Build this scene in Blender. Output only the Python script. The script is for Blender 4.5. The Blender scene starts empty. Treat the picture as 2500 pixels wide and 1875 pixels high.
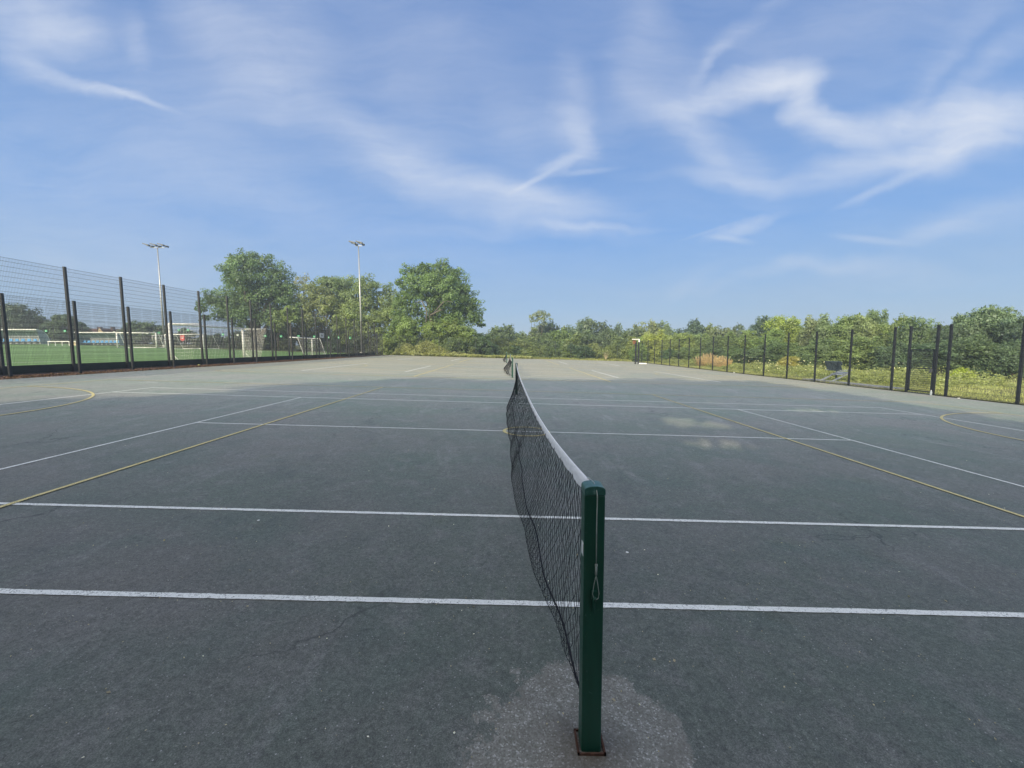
import bpy, math, random
import numpy as np
from mathutils import Vector, Matrix, noise as mnoise

random.seed(7)
RNG = np.random.default_rng(7)
SC = bpy.context.scene
COL = SC.collection
PI = math.pi

# ------------------------------------------------------------------ camera model (same numbers for the camera object)
F, CX, CY, CZ = 1015.23, -0.32735, -1.60212, 1.63332
YAW, PIT, ROL = 0.00625, 0.08726, -0.00225
SL = -0.03093                                  # the hard courts fall gently to the right
_sy, _cy, _sp, _cp = math.sin(YAW), math.cos(YAW), math.sin(PIT), math.cos(PIT)
FWD = np.array([_sy * _cp, _cy * _cp, -_sp]); RT = np.array([_cy, -_sy, 0.]); UP = np.cross(RT, FWD)
RR = RT * math.cos(ROL) + UP * math.sin(ROL); UU = -RT * math.sin(ROL) + UP * math.cos(ROL)
CAM = np.array([CX, CY, CZ])


def ray(u, v):
    return FWD + RR * (u - 1250) / F - UU * (v - 937.5) / F


def at(u, v, Y):
    """point seen in direction (u, v) of the 2500 px photo, at world depth Y"""
    d = ray(u, v)
    return CAM + d * (Y - CY) / d[1]


def smooth(a, b, x):
    t = min(1, max(0, (x - a) / (b - a)))
    return t * t * (3 - 2 * t)


def G(x, y):
    """terrain height"""
    z = SL * max(-95, min(19.4, x))
    if x > 19.4:
        z -= 0.012 * (x - 19.4)
    if y > 63.5:
        z -= smooth(-22, 0, x) * min(4.5, 0.09 * (y - 63.5))
    return z


# ------------------------------------------------------------------ mesh helpers
class MB:
    def __init__(self):
        self.v = []; self.f = []

    def box(self, c, s, rot=None):
        b = len(self.v)
        for dz in (-.5, .5):
            for dx, dy in ((-.5, -.5), (.5, -.5), (.5, .5), (-.5, .5)):
                p = Vector((dx * s[0], dy * s[1], dz * s[2]))
                if rot: p = rot @ p
                self.v.append((c[0] + p.x, c[1] + p.y, c[2] + p.z))
        for q in ((3, 2, 1, 0), (4, 5, 6, 7), (0, 1, 5, 4), (1, 2, 6, 5), (2, 3, 7, 6), (3, 0, 4, 7)):
            self.f.append(tuple(b + i for i in q))
        return self

    def tube(self, pts, r, n=6, cap=True):
        """r: number or list"""
        pts = [Vector(p) for p in pts]
        rs = r if isinstance(r, (list, tuple)) else [r] * len(pts)
        b = len(self.v)
        for i, p in enumerate(pts):
            t = (pts[min(i + 1, len(pts) - 1)] - pts[max(i - 1, 0)])
            t = t.normalized() if t.length > 1e-9 else Vector((0, 0, 1))
            a = Vector((0, 0, 1)) if abs(t.z) < .9 else Vector((1, 0, 0))
            x = t.cross(a).normalized(); y = t.cross(x)
            for k in range(n):
                an = 2 * PI * (k + .5) / n
                q = p + (x * math.cos(an) + y * math.sin(an)) * rs[i]
                self.v.append(tuple(q))
        for i in range(len(pts) - 1):
            for k in range(n):
                k2 = (k + 1) % n
                self.f.append((b + i * n + k, b + i * n + k2, b + (i + 1) * n + k2, b + (i + 1) * n + k))
        if cap:
            self.f.append(tuple(b + k for k in range(n))[::-1])
            e = b + (len(pts) - 1) * n
            self.f.append(tuple(e + k for k in range(n)))
        return self

    def quad(self, a, b_, c, d):
        b = len(self.v)
        self.v += [tuple(a), tuple(b_), tuple(c), tuple(d)]
        self.f.append((b, b + 1, b + 2, b + 3))
        return self

    def lathe(self, prof, n=16, c=(0, 0, 0)):
        b = len(self.v)
        for r, z in prof:
            for k in range(n):
                a = 2 * PI * k / n
                self.v.append((c[0] + r * math.cos(a), c[1] + r * math.sin(a), c[2] + z))
        for i in range(len(prof) - 1):
            for k in range(n):
                k2 = (k + 1) % n
                self.f.append((b + i * n + k, b + i * n + k2, b + (i + 1) * n + k2, b + (i + 1) * n + k))
        self.f.append(tuple(b + k for k in range(n))[::-1])
        e = b + (len(prof) - 1) * n
        self.f.append(tuple(e + k for k in range(n)))
        return self

    def mesh(self, name, mat, smooth_=False):
        me = bpy.data.meshes.new(name)
        me.from_pydata(self.v, [], self.f)
        if mat: me.materials.append(mat)
        if smooth_:
            me.polygons.foreach_set('use_smooth', [True] * len(me.polygons))
        me.update()
        return me

    def build(self, name, mat, parent=None, loc=(0, 0, 0), smooth_=False, bevel=0):
        o = bpy.data.objects.new(name, self.mesh(name, mat, smooth_))
        COL.objects.link(o); o.location = loc
        if parent: o.parent = parent
        if bevel:
            m = o.modifiers.new('bevel', 'BEVEL'); m.width = bevel; m.segments = 2; m.limit_method = 'ANGLE'
        return o


def np_mesh(name, V, Fq, mat, attr=None):
    me = bpy.data.meshes.new(name)
    n = len(Fq)
    me.vertices.add(len(V)); me.vertices.foreach_set('co', np.asarray(V, np.float32).ravel())
    me.loops.add(n * 4); me.loops.foreach_set('vertex_index', np.asarray(Fq, np.int32).ravel())
    me.polygons.add(n); me.polygons.foreach_set('loop_start', np.arange(0, n * 4, 4, dtype=np.int32))
    me.update(calc_edges=True)
    if attr is not None:
        a = me.attributes.new('tone', 'FLOAT', 'FACE'); a.data.foreach_set('value', np.asarray(attr, np.float32))
    if mat: me.materials.append(mat)
    return me


def tag(o, label=None, cat=None, group=None, kind=None):
    if label: o['label'] = label
    if cat: o['category'] = cat
    if group: o['group'] = group
    if kind: o['kind'] = kind
    return o


def empty(name, loc=(0, 0, 0), rz=0, label=None, cat=None, group=None):
    o = bpy.data.objects.new(name, None); COL.objects.link(o)
    o.location = loc; o.rotation_euler = (0, 0, rz); o.empty_display_size = .2
    return tag(o, label, cat, group)


def child(name, me, parent, loc=(0, 0, 0), rot=(0, 0, 0), scale=(1, 1, 1)):
    o = bpy.data.objects.new(name, me); COL.objects.link(o)
    o.parent = parent; o.location = loc; o.rotation_euler = rot; o.scale = scale
    return o


def struct(name, mb, mat, **k):
    return tag(mb.build(name, mat, **k), kind='structure')


# ------------------------------------------------------------------ material helpers
class NT:
    def __init__(self, name):
        self.m = bpy.data.materials.new(name); self.m.use_nodes = True
        self.t = self.m.node_tree; self.n = self.t.nodes; self.l = self.t.links
        self.n.clear(); self.out = self.n.new('ShaderNodeOutputMaterial')

    def new(self, ty, **k):
        x = self.n.new(ty)
        for a, b in k.items(): setattr(x, a, b)
        return x

    def link(self, a, b): self.l.new(a, b)

    def noise(self, vec, scale, detail=3, rough=.5):
        x = self.new('ShaderNodeTexNoise'); x.inputs['Scale'].default_value = scale
        x.inputs['Detail'].default_value = detail; x.inputs['Roughness'].default_value = rough
        if vec is not None: self.link(vec, x.inputs['Vector'])
        return x.outputs['Fac']

    def ramp(self, fac, stops):
        x = self.new('ShaderNodeValToRGB'); e = x.color_ramp.elements
        while len(e) < len(stops): e.new(.5)
        for i, (p, c) in enumerate(stops):
            e[i].position = p
            e[i].color = (c, c, c, 1) if isinstance(c, (int, float)) else (*c, 1)
        self.link(fac, x.inputs['Fac']); return x.outputs['Color']

    def mix(self, fac, a, b, mode='MIX'):
        x = self.new('ShaderNodeMix', data_type='RGBA', blend_type=mode)
        for s, v in ((x.inputs['Factor'], fac), (x.inputs[6], a), (x.inputs[7], b)):
            if isinstance(v, (int, float)): s.default_value = v
            elif isinstance(v, tuple): s.default_value = (*v, 1)
            else: self.link(v, s)
        return x.outputs[2]

    def math(self, op, a, b=0., c=None, clamp=False):
        x = self.new('ShaderNodeMath', operation=op, use_clamp=clamp)
        for i, v in enumerate((a, b, c)):
            if v is None: continue
            if isinstance(v, (int, float)): x.inputs[i].default_value = v
            else: self.link(v, x.inputs[i])
        return x.outputs[0]

    def bsdf(self, color, rough=.6, metal=0., spec=.5, bump=None, bstr=.2, bdist=.01):
        b = self.new('ShaderNodeBsdfPrincipled')
        if isinstance(color, tuple): b.inputs['Base Color'].default_value = (*color, 1)
        else: self.link(color, b.inputs['Base Color'])
        if isinstance(rough, (int, float)): b.inputs['Roughness'].default_value = rough
        else: self.link(rough, b.inputs['Roughness'])
        b.inputs['Metallic'].default_value = metal
        b.inputs['Specular IOR Level'].default_value = spec
        if bump is not None:
            bp = self.new('ShaderNodeBump'); bp.inputs['Strength'].default_value = bstr
            bp.inputs['Distance'].default_value = bdist
            self.link(bump, bp.inputs['Height']); self.link(bp.outputs[0], b.inputs['Normal'])
        self.link(b.outputs[0], self.out.inputs['Surface'])
        return b

    def pos(self): return self.new('ShaderNodeNewGeometry').outputs['Position']
    def obj(self): return self.new('ShaderNodeTexCoord').outputs['Object']


def simple(name, c, rough=.5, metal=0., spec=.5, var=.25, scale=12, bstr=.0):
    t = NT(name); v = t.obj()
    n = t.noise(v, scale, 4, .6)
    lo = tuple(x * (1 - var) for x in c); hi = tuple(min(1, x * (1 + var)) for x in c)
    col = t.ramp(n, [(.3, lo), (.7, hi)])
    t.bsdf(col, rough, metal, spec, bump=n if bstr else None, bstr=bstr)
    return t.m


def vmul(t, vec, s):
    x = t.new('ShaderNodeVectorMath', operation='MULTIPLY'); t.link(vec, x.inputs[0]); x.inputs[1].default_value = s
    return x.outputs[0]


# ---- court tarmac
def mat_court():
    t = NT('court_tarmac'); p = t.pos()
    sep = t.new('ShaderNodeSeparateXYZ'); t.link(p, sep.inputs[0])
    big = t.noise(vmul(t, p, (.25, .4, 1)), 1.3, 4, .55)
    big2 = t.noise(p, .9, 5, .6)
    mid = t.noise(p, 4.5, 4, .62)
    fine = t.noise(p, 160, 3, .7)
    grit = t.noise(p, 420, 2, .7)
    base = t.ramp(big, [(.34, (.156, .187, .148)), (.5, (.175, .190, .162)), (.66, (.197, .197, .174))])
    green = t.ramp(big2, [(.5, 0.), (.68, 1.)])
    base = t.mix(t.math('MULTIPLY', green, .55), base, (.130, .178, .142))
    worn = t.ramp(mid, [(.5, 0.), (.72, 1.)])
    base = t.mix(t.math('MULTIPLY', worn, .7), base, (.24, .24, .222))
    # dark blotches, drag marks and drying stains
    st = t.noise(vmul(t, p, (1.0, .45, 1)), 2.3, 6, .7)
    base = t.mix(t.math('MULTIPLY', t.ramp(st, [(.30, 1.), (.44, 0.)]), .45), base, (.092, .102, .100))
    wv = t.noise(vmul(t, p, (1.6, .35, 1)), 1.1, 5, .75)
    base = t.mix(t.math('MULTIPLY', t.ramp(wv, [(.57, 0.), (.72, 1.)]), .62), base, (.29, .29, .275))
    moss = t.noise(p, 1.7, 5, .7)
    base = t.mix(t.math('MULTIPLY', t.ramp(moss, [(.60, 0.), (.76, 1.)]), .5), base, (.135, .155, .09))
    # hairline cracks
    cd_ = t.new('ShaderNodeVectorMath', operation='ADD'); t.link(p, cd_.inputs[0])
    nn = t.new('ShaderNodeTexNoise'); nn.inputs['Scale'].default_value = 1.3; nn.inputs['Detail'].default_value = 5; t.link(p, nn.inputs['Vector']); t.link(nn.outputs['Color'], cd_.inputs[1])
    vc = t.new('ShaderNodeTexVoronoi', feature='DISTANCE_TO_EDGE'); vc.inputs['Scale'].default_value = .28; t.link(cd_.outputs[0], vc.inputs['Vector'])
    crk = t.math('MULTIPLY', t.ramp(vc.outputs['Distance'], [(.0, 1.), (.0022, 0.)]), t.ramp(t.noise(p, .35, 2), [(.52, 0.), (.58, .7)]))
    base = t.mix(crk, base, (.03, .032, .03))
    coarse = t.noise(p, 42, 3, .75); mid2 = t.noise(p, 17, 3, .7)
    # deep shade near and grazing sheen far are painted into the colour
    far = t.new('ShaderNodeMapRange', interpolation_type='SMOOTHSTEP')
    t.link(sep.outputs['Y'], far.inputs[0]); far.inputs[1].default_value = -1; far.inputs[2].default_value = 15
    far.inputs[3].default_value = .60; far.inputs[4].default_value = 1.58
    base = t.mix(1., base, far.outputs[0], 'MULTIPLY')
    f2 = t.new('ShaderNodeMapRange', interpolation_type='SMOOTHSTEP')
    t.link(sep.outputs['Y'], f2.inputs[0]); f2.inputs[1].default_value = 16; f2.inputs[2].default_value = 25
    sun_dust = t.noise(vmul(t, p, (.3, 1., 1)), .55, 5, .6)
    base = t.mix(t.math('MULTIPLY', f2.outputs[0], t.ramp(sun_dust, [(.36, .25), (.62, 1.)])), base, (.385, .365, .265))  # dusty sunlit tone painted into the colour beyond the tree shadow's edge
    # aggregate
    agg = t.ramp(fine, [(.28, .38), (.5, 1.), (.72, 1.65)])
    base = t.mix(1., base, agg, 'MULTIPLY')
    base = t.mix(1., base, t.ramp(coarse, [(.3, .66), (.7, 1.36)]), 'MULTIPLY')
    base = t.mix(1., base, t.ramp(mid2, [(.3, .84), (.7, 1.16)]), 'MULTIPLY')
    g2 = t.ramp(grit, [(.3, .62), (.7, 1.4)])
    base = t.mix(1., base, g2, 'MULTIPLY')
    vor = t.new('ShaderNodeTexVoronoi'); vor.inputs['Scale'].default_value = 95; t.link(p, vor.inputs['Vector'])
    cs = t.new('ShaderNodeSeparateColor'); t.link(vor.outputs['Color'], cs.inputs[0])
    chip = t.math('MULTIPLY', t.math('GREATER_THAN', cs.outputs[0], .978), t.math('LESS_THAN', vor.outputs['Distance'], .33))
    base = t.mix(t.math('MULTIPLY', chip, .7), base, (.42, .41, .40))
    # worn concrete collar round the near post
    d = t.new('ShaderNodeVectorMath', operation='SUBTRACT'); t.link(p, d.inputs[0]); d.inputs[1].default_value = (-.02, -.05, 0)
    d2 = vmul(t, d.outputs[0], (1.0, .95, 0))
    ln = t.new('ShaderNodeVectorMath', operation='LENGTH'); t.link(d2, ln.inputs[0])
    wob = t.math('ADD', ln.outputs['Value'], t.math('MULTIPLY', t.math('SUBTRACT', t.noise(p, 6, 8, .8), .5), .36))
    wob = t.math('ADD', wob, t.math('MULTIPLY', t.math('SUBTRACT', coarse, .5), .22))
    wob = t.math('ADD', wob, t.math('MULTIPLY', t.math('SUBTRACT', t.noise(p, 2.9, 3, .6), .5), .50))
    pm = t.new('ShaderNodeMapRange'); t.link(wob, pm.inputs[0])
    pm.inputs[1].default_value = .435; pm.inputs[2].default_value = .455; pm.inputs[3].default_value = 1; pm.inputs[4].default_value = 0
    v2 = t.new('ShaderNodeTexVoronoi'); v2.inputs['Scale'].default_value = 150; t.link(p, v2.inputs['Vector'])
    c2 = t.new('ShaderNodeSeparateColor'); t.link(v2.outputs['Color'], c2.inputs[0])
    stone = t.ramp(c2.outputs[0], [(.0, (.14, .135, .105)), (.5, (.235, .228, .195)), (.88, (.31, .30, .27)), (.97, (.52, .51, .48))])
    stone = t.mix(t.ramp(t.noise(p, 9, 4), [(.45, 0.), (.7, .6)]), stone, (.13, .118, .095))
    rust = t.new('ShaderNodeMapRange'); t.link(ln.outputs['Value'], rust.inputs[0]); rust.inputs[1].default_value = .04
    rust.inputs[2].default_value = .22; rust.inputs[3].default_value = .6; rust.inputs[4].default_value = 0
    stone = t.mix(rust.outputs[0], stone, (.07, .045, .03))
    base = t.mix(t.math('MULTIPLY', pm.outputs[0], .8), base, stone)
    h = t.math('ADD', t.math('MULTIPLY', fine, 1.), t.math('MULTIPLY', grit, .6))
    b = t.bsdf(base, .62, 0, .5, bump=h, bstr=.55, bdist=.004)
    return t.m


def mat_paint(name, c, wear=.5):
    t = NT(name); p = t.pos()
    n = t.noise(p, 120, 3, .7); m = t.noise(p, 2.2, 4, .6)
    thr = t.math('ADD', n, t.math('MULTIPLY', t.math('SUBTRACT', m, .5), .35))
    co_ = t.noise(p, 45, 3, .75)
    thr = t.math('ADD', t.math('MULTIPLY', thr, .6), t.math('MULTIPLY', co_, .4))
    k = t.ramp(thr, [(.40, 0.), (.47, 1.)])
    dark = tuple(x * .35 for x in c)
    col = t.mix(k, dark, c)
    col = t.mix(t.math('MULTIPLY', t.ramp(m, [(.4, 0.), (.8, 1.)]), wear), col, (.2, .2, .2))
    t.bsdf(col, .6, 0, .4, bump=n, bstr=.4, bdist=.003)
    return t.m


def mat_grass(name, cols, scale=3.):
    t = NT(name); p = t.pos()
    a = t.noise(p, scale, 6, .65); b = t.noise(p, .18, 4, .6); c = t.noise(p, 40, 3, .7)
    col = t.ramp(a, [(.3, cols[0]), (.55, cols[1]), (.75, cols[2])])
    col = t.mix(t.ramp(b, [(.35, 0.), (.7, .8)]), col, cols[3])
    col = t.mix(1., col, t.ramp(c, [(.2, .5), (.8, 1.5)]), 'MULTIPLY')
    t.bsdf(col, .9, 0, .2, bump=c, bstr=.6, bdist=.05)
    return t.m


def mat_pitch():
    t = NT('artificial_turf'); p = t.pos()
    a = t.noise(p, .35, 4, .6); b = t.noise(p, 25, 3, .7)
    col = t.ramp(a, [(.3, (.15, .265, .085)), (.7, (.195, .33, .115))])
    col = t.mix(1., col, t.ramp(b, [(.3, .75), (.7, 1.25)]), 'MULTIPLY')
    t.bsdf(col, .75, 0, .25, bump=b, bstr=.5, bdist=.02)
    return t.m


def mat_leaf(name='leaves', haze=0.0):
    t = NT(name)
    info = t.new('ShaderNodeObjectInfo')
    at_ = t.new('ShaderNodeAttribute', attribute_name='tone')
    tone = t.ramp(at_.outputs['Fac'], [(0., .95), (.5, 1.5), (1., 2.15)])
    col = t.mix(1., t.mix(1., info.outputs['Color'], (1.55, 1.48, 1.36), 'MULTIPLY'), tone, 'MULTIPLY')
    n = t.noise(t.obj(), .9, 2, .5)
    col = t.mix(t.ramp(n, [(.4, 0.), (.7, .5)]), col, t.mix(1., col, (1.14, 1.07, .68), 'MULTIPLY'))
    d = t.new('ShaderNodeBsdfDiffuse'); t.link(col, d.inputs['Color'])
    tr = t.new('ShaderNodeBsdfTranslucent'); t.link(t.mix(1., col, (1.1, 1.15, .6), 'MULTIPLY'), tr.inputs['Color'])
    mx = t.new('ShaderNodeMixShader'); mx.inputs[0].default_value = .42
    t.link(d.outputs[0], mx.inputs[1]); t.link(tr.outputs[0], mx.inputs[2])
    gl = t.new('ShaderNodeBsdfGlossy'); gl.inputs['Roughness'].default_value = .45; gl.inputs['Color'].default_value = (.8, .9, 1, 1)
    m2 = t.new('ShaderNodeMixShader'); m2.inputs[0].default_value = .035
    t.link(mx.outputs[0], m2.inputs[1]); t.link(gl.outputs[0], m2.inputs[2])
    t.link(m2.outputs[0], t.out.inputs['Surface'])
    return t.m


M = {}
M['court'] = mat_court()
M['white_line'] = mat_paint('white_line_paint', (.82, .835, .79), .2)
M['yellow_line'] = mat_paint('yellow_line_paint', (.70, .60, .26), .25)
M['rough'] = mat_grass('rough_grass', [(.07, .095, .03), (.12, .145, .05), (.18, .18, .08), (.15, .155, .07)])
M['dry'] = mat_grass('dry_meadow', [(.11, .13, .05), (.19, .20, .08), (.29, .27, .12), (.22, .21, .09)])
M['pitch'] = mat_pitch()
M['leaf'] = mat_leaf()
M['bark'] = simple('bark', (.10, .085, .065), .9, var=.5, scale=6)
M['dirt'] = mat_grass('leaf_litter_soil', [(.035, .026, .022), (.075, .052, .042), (.13, .09, .07), (.06, .045, .04)], 9.)
M['fence'] = simple('dark_powder_coat', (.020, .024, .030), .45, .0, .5, .3, 3)
M['fence_green'] = simple('green_powder_coat', (.022, .034, .03), .5, .0, .5, .3, 3)
M['kick'] = simple('dark_green_board', (.012, .03, .022), .6, var=.4, scale=2)
M['white'] = simple('white_painted_metal', (.92, .92, .90), .4, 0, .5, .12, 3)
M['galv'] = simple('galvanised_steel', (.46, .47, .47), .45, .6, .5, .15, 4)
M['galv_dark'] = simple('lamp_housing', (.10, .11, .12), .5, .2, .5, .2, 4)
M['cord'] = simple('black_net_cord', (.018, .019, .024), .8, 0, .2, .3, 30)
M['rust'] = simple('rusty_steel', (.085, .042, .028), .85, .1, .3, .5, 60, .3)
M['net_white'] = simple('white_goal_netting', (.75, .75, .73), .8, 0, .2)
M['net_dark'] = simple('dark_goal_netting', (.06, .055, .06), .8, 0, .2)
M['seat_blue'] = simple('blue_plastic', (.12, .38, .72), .4, 0, .5, .12, 3)
M['sign_green'] = simple('green_sign_enamel', (.05, .50, .22), .4, 0, .4, .1)
M['sign_white'] = simple('white_sign_enamel', (.8, .82, .80), .4, 0, .4, .08)
M['red'] = simple('red_banner_cloth', (.55, .07, .07), .6, 0, .3, .2)
M['roof'] = simple('brown_roof_tile', (.13, .075, .06), .8, 0, .3, .3, 2)
M['render'] = simple('cream_render', (.62, .52, .33), .8, 0, .3, .1, 1)
M['wall_grey'] = simple('grey_cladding', (.30, .32, .34), .7, 0, .3, .15, 1)
M['wall_white'] = simple('white_render', (.7, .72, .72), .7, 0, .3, .1, 1)
M['glass_dark'] = simple('window_glass', (.03, .04, .05), .1, 0, .8, .1, 1)
M['concrete'] = simple('pale_concrete', (.30, .31, .31), .85, 0, .3, .25, 5, .2)
M['plastic_grey'] = simple('slate_grey_plastic', (.07, .10, .12), .5, 0, .5, .2, 3)
M['plastic_light'] = simple('light_grey_plastic', (.36, .40, .43), .5, 0, .5, .15, 3)
M['skin'] = simple('polycarbonate', (.42, .45, .47), .25, 0, .6, .1, 1)


def mat_post():
    t = NT('green_gloss_paint'); v = t.obj()
    n = t.noise(v, 60, 4, .6); m = t.noise(vmul(t, v, (1, 1, .12)), 30, 4, .6)
    col = t.ramp(m, [(.3, (.004, .052, .032)), (.7, (.006, .068, .044))])
    scr = t.ramp(n, [(.67, 0.), (.72, 1.)])
    col = t.mix(t.math('MULTIPLY', scr, .35), col, (.10, .20, .17))
    t.bsdf(col, t.ramp(n, [(.3, .32), (.7, .48)]), 0, .5, bump=n, bstr=.05, bdist=.002)
    return t.m


def mat_cap():
    t = NT('sky_lit_green_cap'); v = t.obj()
    n = t.noise(v, 45, 4, .6)
    col = t.ramp(n, [(.3, (.02, .085, .065)), (.6, (.04, .13, .11)), (.75, (.16, .27, .26))])  # paler than the shaft: sky reflection put into the colour
    t.bsdf(col, .35, 0, .5)
    return t.m


def mat_band():
    t = NT('white_headband_canvas'); p = t.obj()
    n = t.noise(p, 14, 5, .7); w = t.new('ShaderNodeTexWave'); w.inputs['Scale'].default_value = 14
    w.inputs['Distortion'].default_value = 6; w.inputs['Detail'].default_value = 3; t.link(p, w.inputs['Vector'])
    col = t.ramp(n, [(.3, (.78, .80, .84)), (.6, (.92, .93, .95)), (.8, (.97, .97, .97))])
    h = t.math('ADD', n, t.math('MULTIPLY', w.outputs['Fac'], .35))
    t.bsdf(col, .8, 0, .2, bump=h, bstr=.7, bdist=.008)
    return t.m


M['post'] = mat_post(); M['cap'] = mat_cap(); M['band'] = mat_band()


def mat_clear():
    t = NT('clear_plastic')
    b = t.bsdf((.75, .85, .95), .08, 0, .5); b.inputs['Transmission Weight'].default_value = .55
    return t.m


M['clear'] = mat_clear()
M['cable'] = simple('greyed_plastic_cable', (.36, .40, .38), .5, .1, .4, .2, 40)

# ------------------------------------------------------------------ ground
def grid_mesh(name, xs, ys, zf, mat):
    V = [(x, y, zf(x, y)) for y in ys for x in xs]
    nx = len(xs)
    Fq = [(j * nx + i, j * nx + i + 1, (j + 1) * nx + i + 1, (j + 1) * nx + i) for j in range(len(ys) - 1) for i in range(nx - 1)]
    o = bpy.data.objects.new(name, np_mesh(name, V, Fq, mat)); COL.objects.link(o)
    o.data.polygons.foreach_set('use_smooth', [True] * len(Fq))
    return tag(o, kind='structure')


def rng_(a, b, s):
    n = max(1, int(round((b - a) / s)))
    return [a + (b - a) * i / n for i in range(n)]


xs = [-1500, -800, -400, -200, -130] + rng_(-95, -22, 4) + rng_(-22, 19.4, 2.0) + rng_(19.4, 60, 1.2) + rng_(60, 120, 10) + [200, 400, 800, 1500]
ys = [-400, -150, -60, -30] + rng_(-14, 63.5, 3) + rng_(63.5, 75, 1.5) + rng_(75, 160, 8) + [160, 300, 700, 1600]


def ground_z(x, y):
    z = G(x, y) - .05
    if x > 20.5 or y > 66 or x < -96:
        z += .10 * (mnoise.noise(Vector((x * .15, y * .15, 3))) )
    return z


grid_mesh('ground', xs, ys, ground_z, M['rough'])
# rough meadow beyond the right hand fence
grid_mesh('grass_verge', rng_(19.45, 40, 1.0) + [40], rng_(2, 64, 1.5) + [64], lambda x, y: G(x, y) + .01 + (.05 * mnoise.noise(Vector((x * .5, y * .5, 7))) if x > 20 else 0), M['dry'])


def slab(name, poly, h, mat, thick=.08, zf=None):
    zf = zf or (lambda x, y: SL * x)
    mb = MB(); n = len(poly)
    for x, y in poly: mb.v.append((x, y, zf(x, y) + h))
    for x, y in poly: mb.v.append((x, y, zf(x, y) + h - thick))
    mb.f.append(tuple(range(n)))
    for i in range(n):
        j = (i + 1) % n
        mb.f.append((i, i + n, j + n, j))
    return struct(name, mb, mat)


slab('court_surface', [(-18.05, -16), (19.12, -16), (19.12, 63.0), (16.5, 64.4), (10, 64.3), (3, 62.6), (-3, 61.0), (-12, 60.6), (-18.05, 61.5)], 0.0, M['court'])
slab('soil_strip', [(-20.4, -12), (-18.06, -12), (-18.06, 62.5), (-20.4, 62.5)], -.02, M['dirt'], .03)
slab('football_pitch', [(-94, -12), (-20.45, -12), (-20.45, 62.0), (-94, 74)], .02, M['pitch'], .07)
slab('concrete_kerb', [(19.65, 19.9), (20.5, 19.9), (20.5, 26.6), (19.65, 26.6)], .09, M['concrete'], .2, lambda x, y: G(x, y))

# ------------------------------------------------------------------ markings
LIFT = .004


def line_mb(mb, x0, y0, x1, y1, w, z=LIFT):
    d = Vector((x1 - x0, y1 - y0, 0)); L = d.length; d /= L
    n = Vector((-d.y, d.x, 0)) * w / 2; e = d * w / 2
    near = min(y0, y1) < 13
    k = max(1, int(L / (.045 if near else 2)))
    lr = random.Random(int(x0 * 91 + y0 * 37)); wig = 0
    P0 = Vector((x0, y0, 0)) - e; T = d * L + 2 * e; nn = n.normalized()
    b0 = len(mb.v)
    for i in range(k + 1):
        c = P0 + T * i / k
        if near: wig = wig * .985 + lr.uniform(-.0003, .0003)
        for s_ in (-1, 1):
            q = c + n * s_ + nn * (wig + (lr.uniform(-.0024, .0024) if near else 0))
            mb.v.append((q.x, q.y, SL * q.x + z))
    for i in range(k): mb.f.append((b0 + 2 * i, b0 + 2 * i + 2, b0 + 2 * i + 3, b0 + 2 * i + 1))


def arc_mb(mb, cx, cy, r, a0, a1, w, z, n=72):
    for i in range(n):
        t0 = a0 + (a1 - a0) * i / n; t1 = a0 + (a1 - a0) * (i + 1) / n
        q = [((r - w / 2), t0), ((r + w / 2), t0), ((r + w / 2), t1), ((r - w / 2), t1)]
        mb.quad(*[(cx + R * math.cos(t), cy + R * math.sin(t), SL * (cx + R * math.cos(t)) + z) for R, t in q])


DX, DY = -.163, 20.99
for j in range(3):
    ox, oy = DX * j, DY * j
    wl, yl = MB(), MB()
    W = (.05, .085, .10)[j]
    for y in (.914, 2.284, 10.514, 11.884): line_mb(wl, ox - 11.885, oy + y, ox + 11.885, oy + y, max(W, .072) if y > 9 else W)
    line_mb(wl, ox - 6.4, oy + 6.399, ox + 6.4, oy + 6.399, W)
    for s in (-1, 1):
        line_mb(wl, ox + s * 6.4, oy + 2.334, ox + s * 6.4, oy + 10.464, (.05, .11, .14)[j], LIFT + .0008)
        line_mb(wl, ox + s * 11.885, oy + .914, ox + s * 11.885, oy + 11.884, (.07, .12, .15)[j], LIFT + .0008)
    struct('tennis_court_lines', wl, M['white_line'])
    Y0, Y1 = -1.225, 14.0
    z = LIFT * 2
    for y in (Y0, Y1): line_mb(yl, ox - 15.25, oy + y, ox + 15.25, oy + y, (.06, .09, .10)[j], z)
    for s in (-1, 1):
        line_mb(yl, ox + s * 5.08, oy + Y0, ox + s * 5.08, oy + Y1, (.05, .10, .13)[j], z + .0008)
        line_mb(yl, ox + s * 15.25, oy + Y0, ox + s * 15.25, oy + Y1, .05, z + .0008)
        arc_mb(yl, ox + s * 15.25, oy + 6.39, 4.9, PI / 2 if s > 0 else -PI / 2, 3 * PI / 2 if s > 0 else PI / 2, .06, z + .0016)
    arc_mb(yl, ox - .0, oy + 6.39, .43, 0, 2 * PI, .062, z + .0024, 40)
    struct('netball_court_lines', yl, M['yellow_line'])

pl = MB()
for x0, y0, x1, y1 in ((-37.3, -10, -37.3, 66), (-27.6, 6, -27.6, 24), (-23.1, -10, -23.1, 60), (-23.1, 18.9, -27.6, 18.9), (-37.3, 62, -92, 68),
                       (-60, -10, -60, 66), (-37.3, 26, -60, 26)):
    line_mb(pl, x0, y0, x1, y1, .11, .027)
struct('pitch_lines', pl, M['white_line'])

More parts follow.
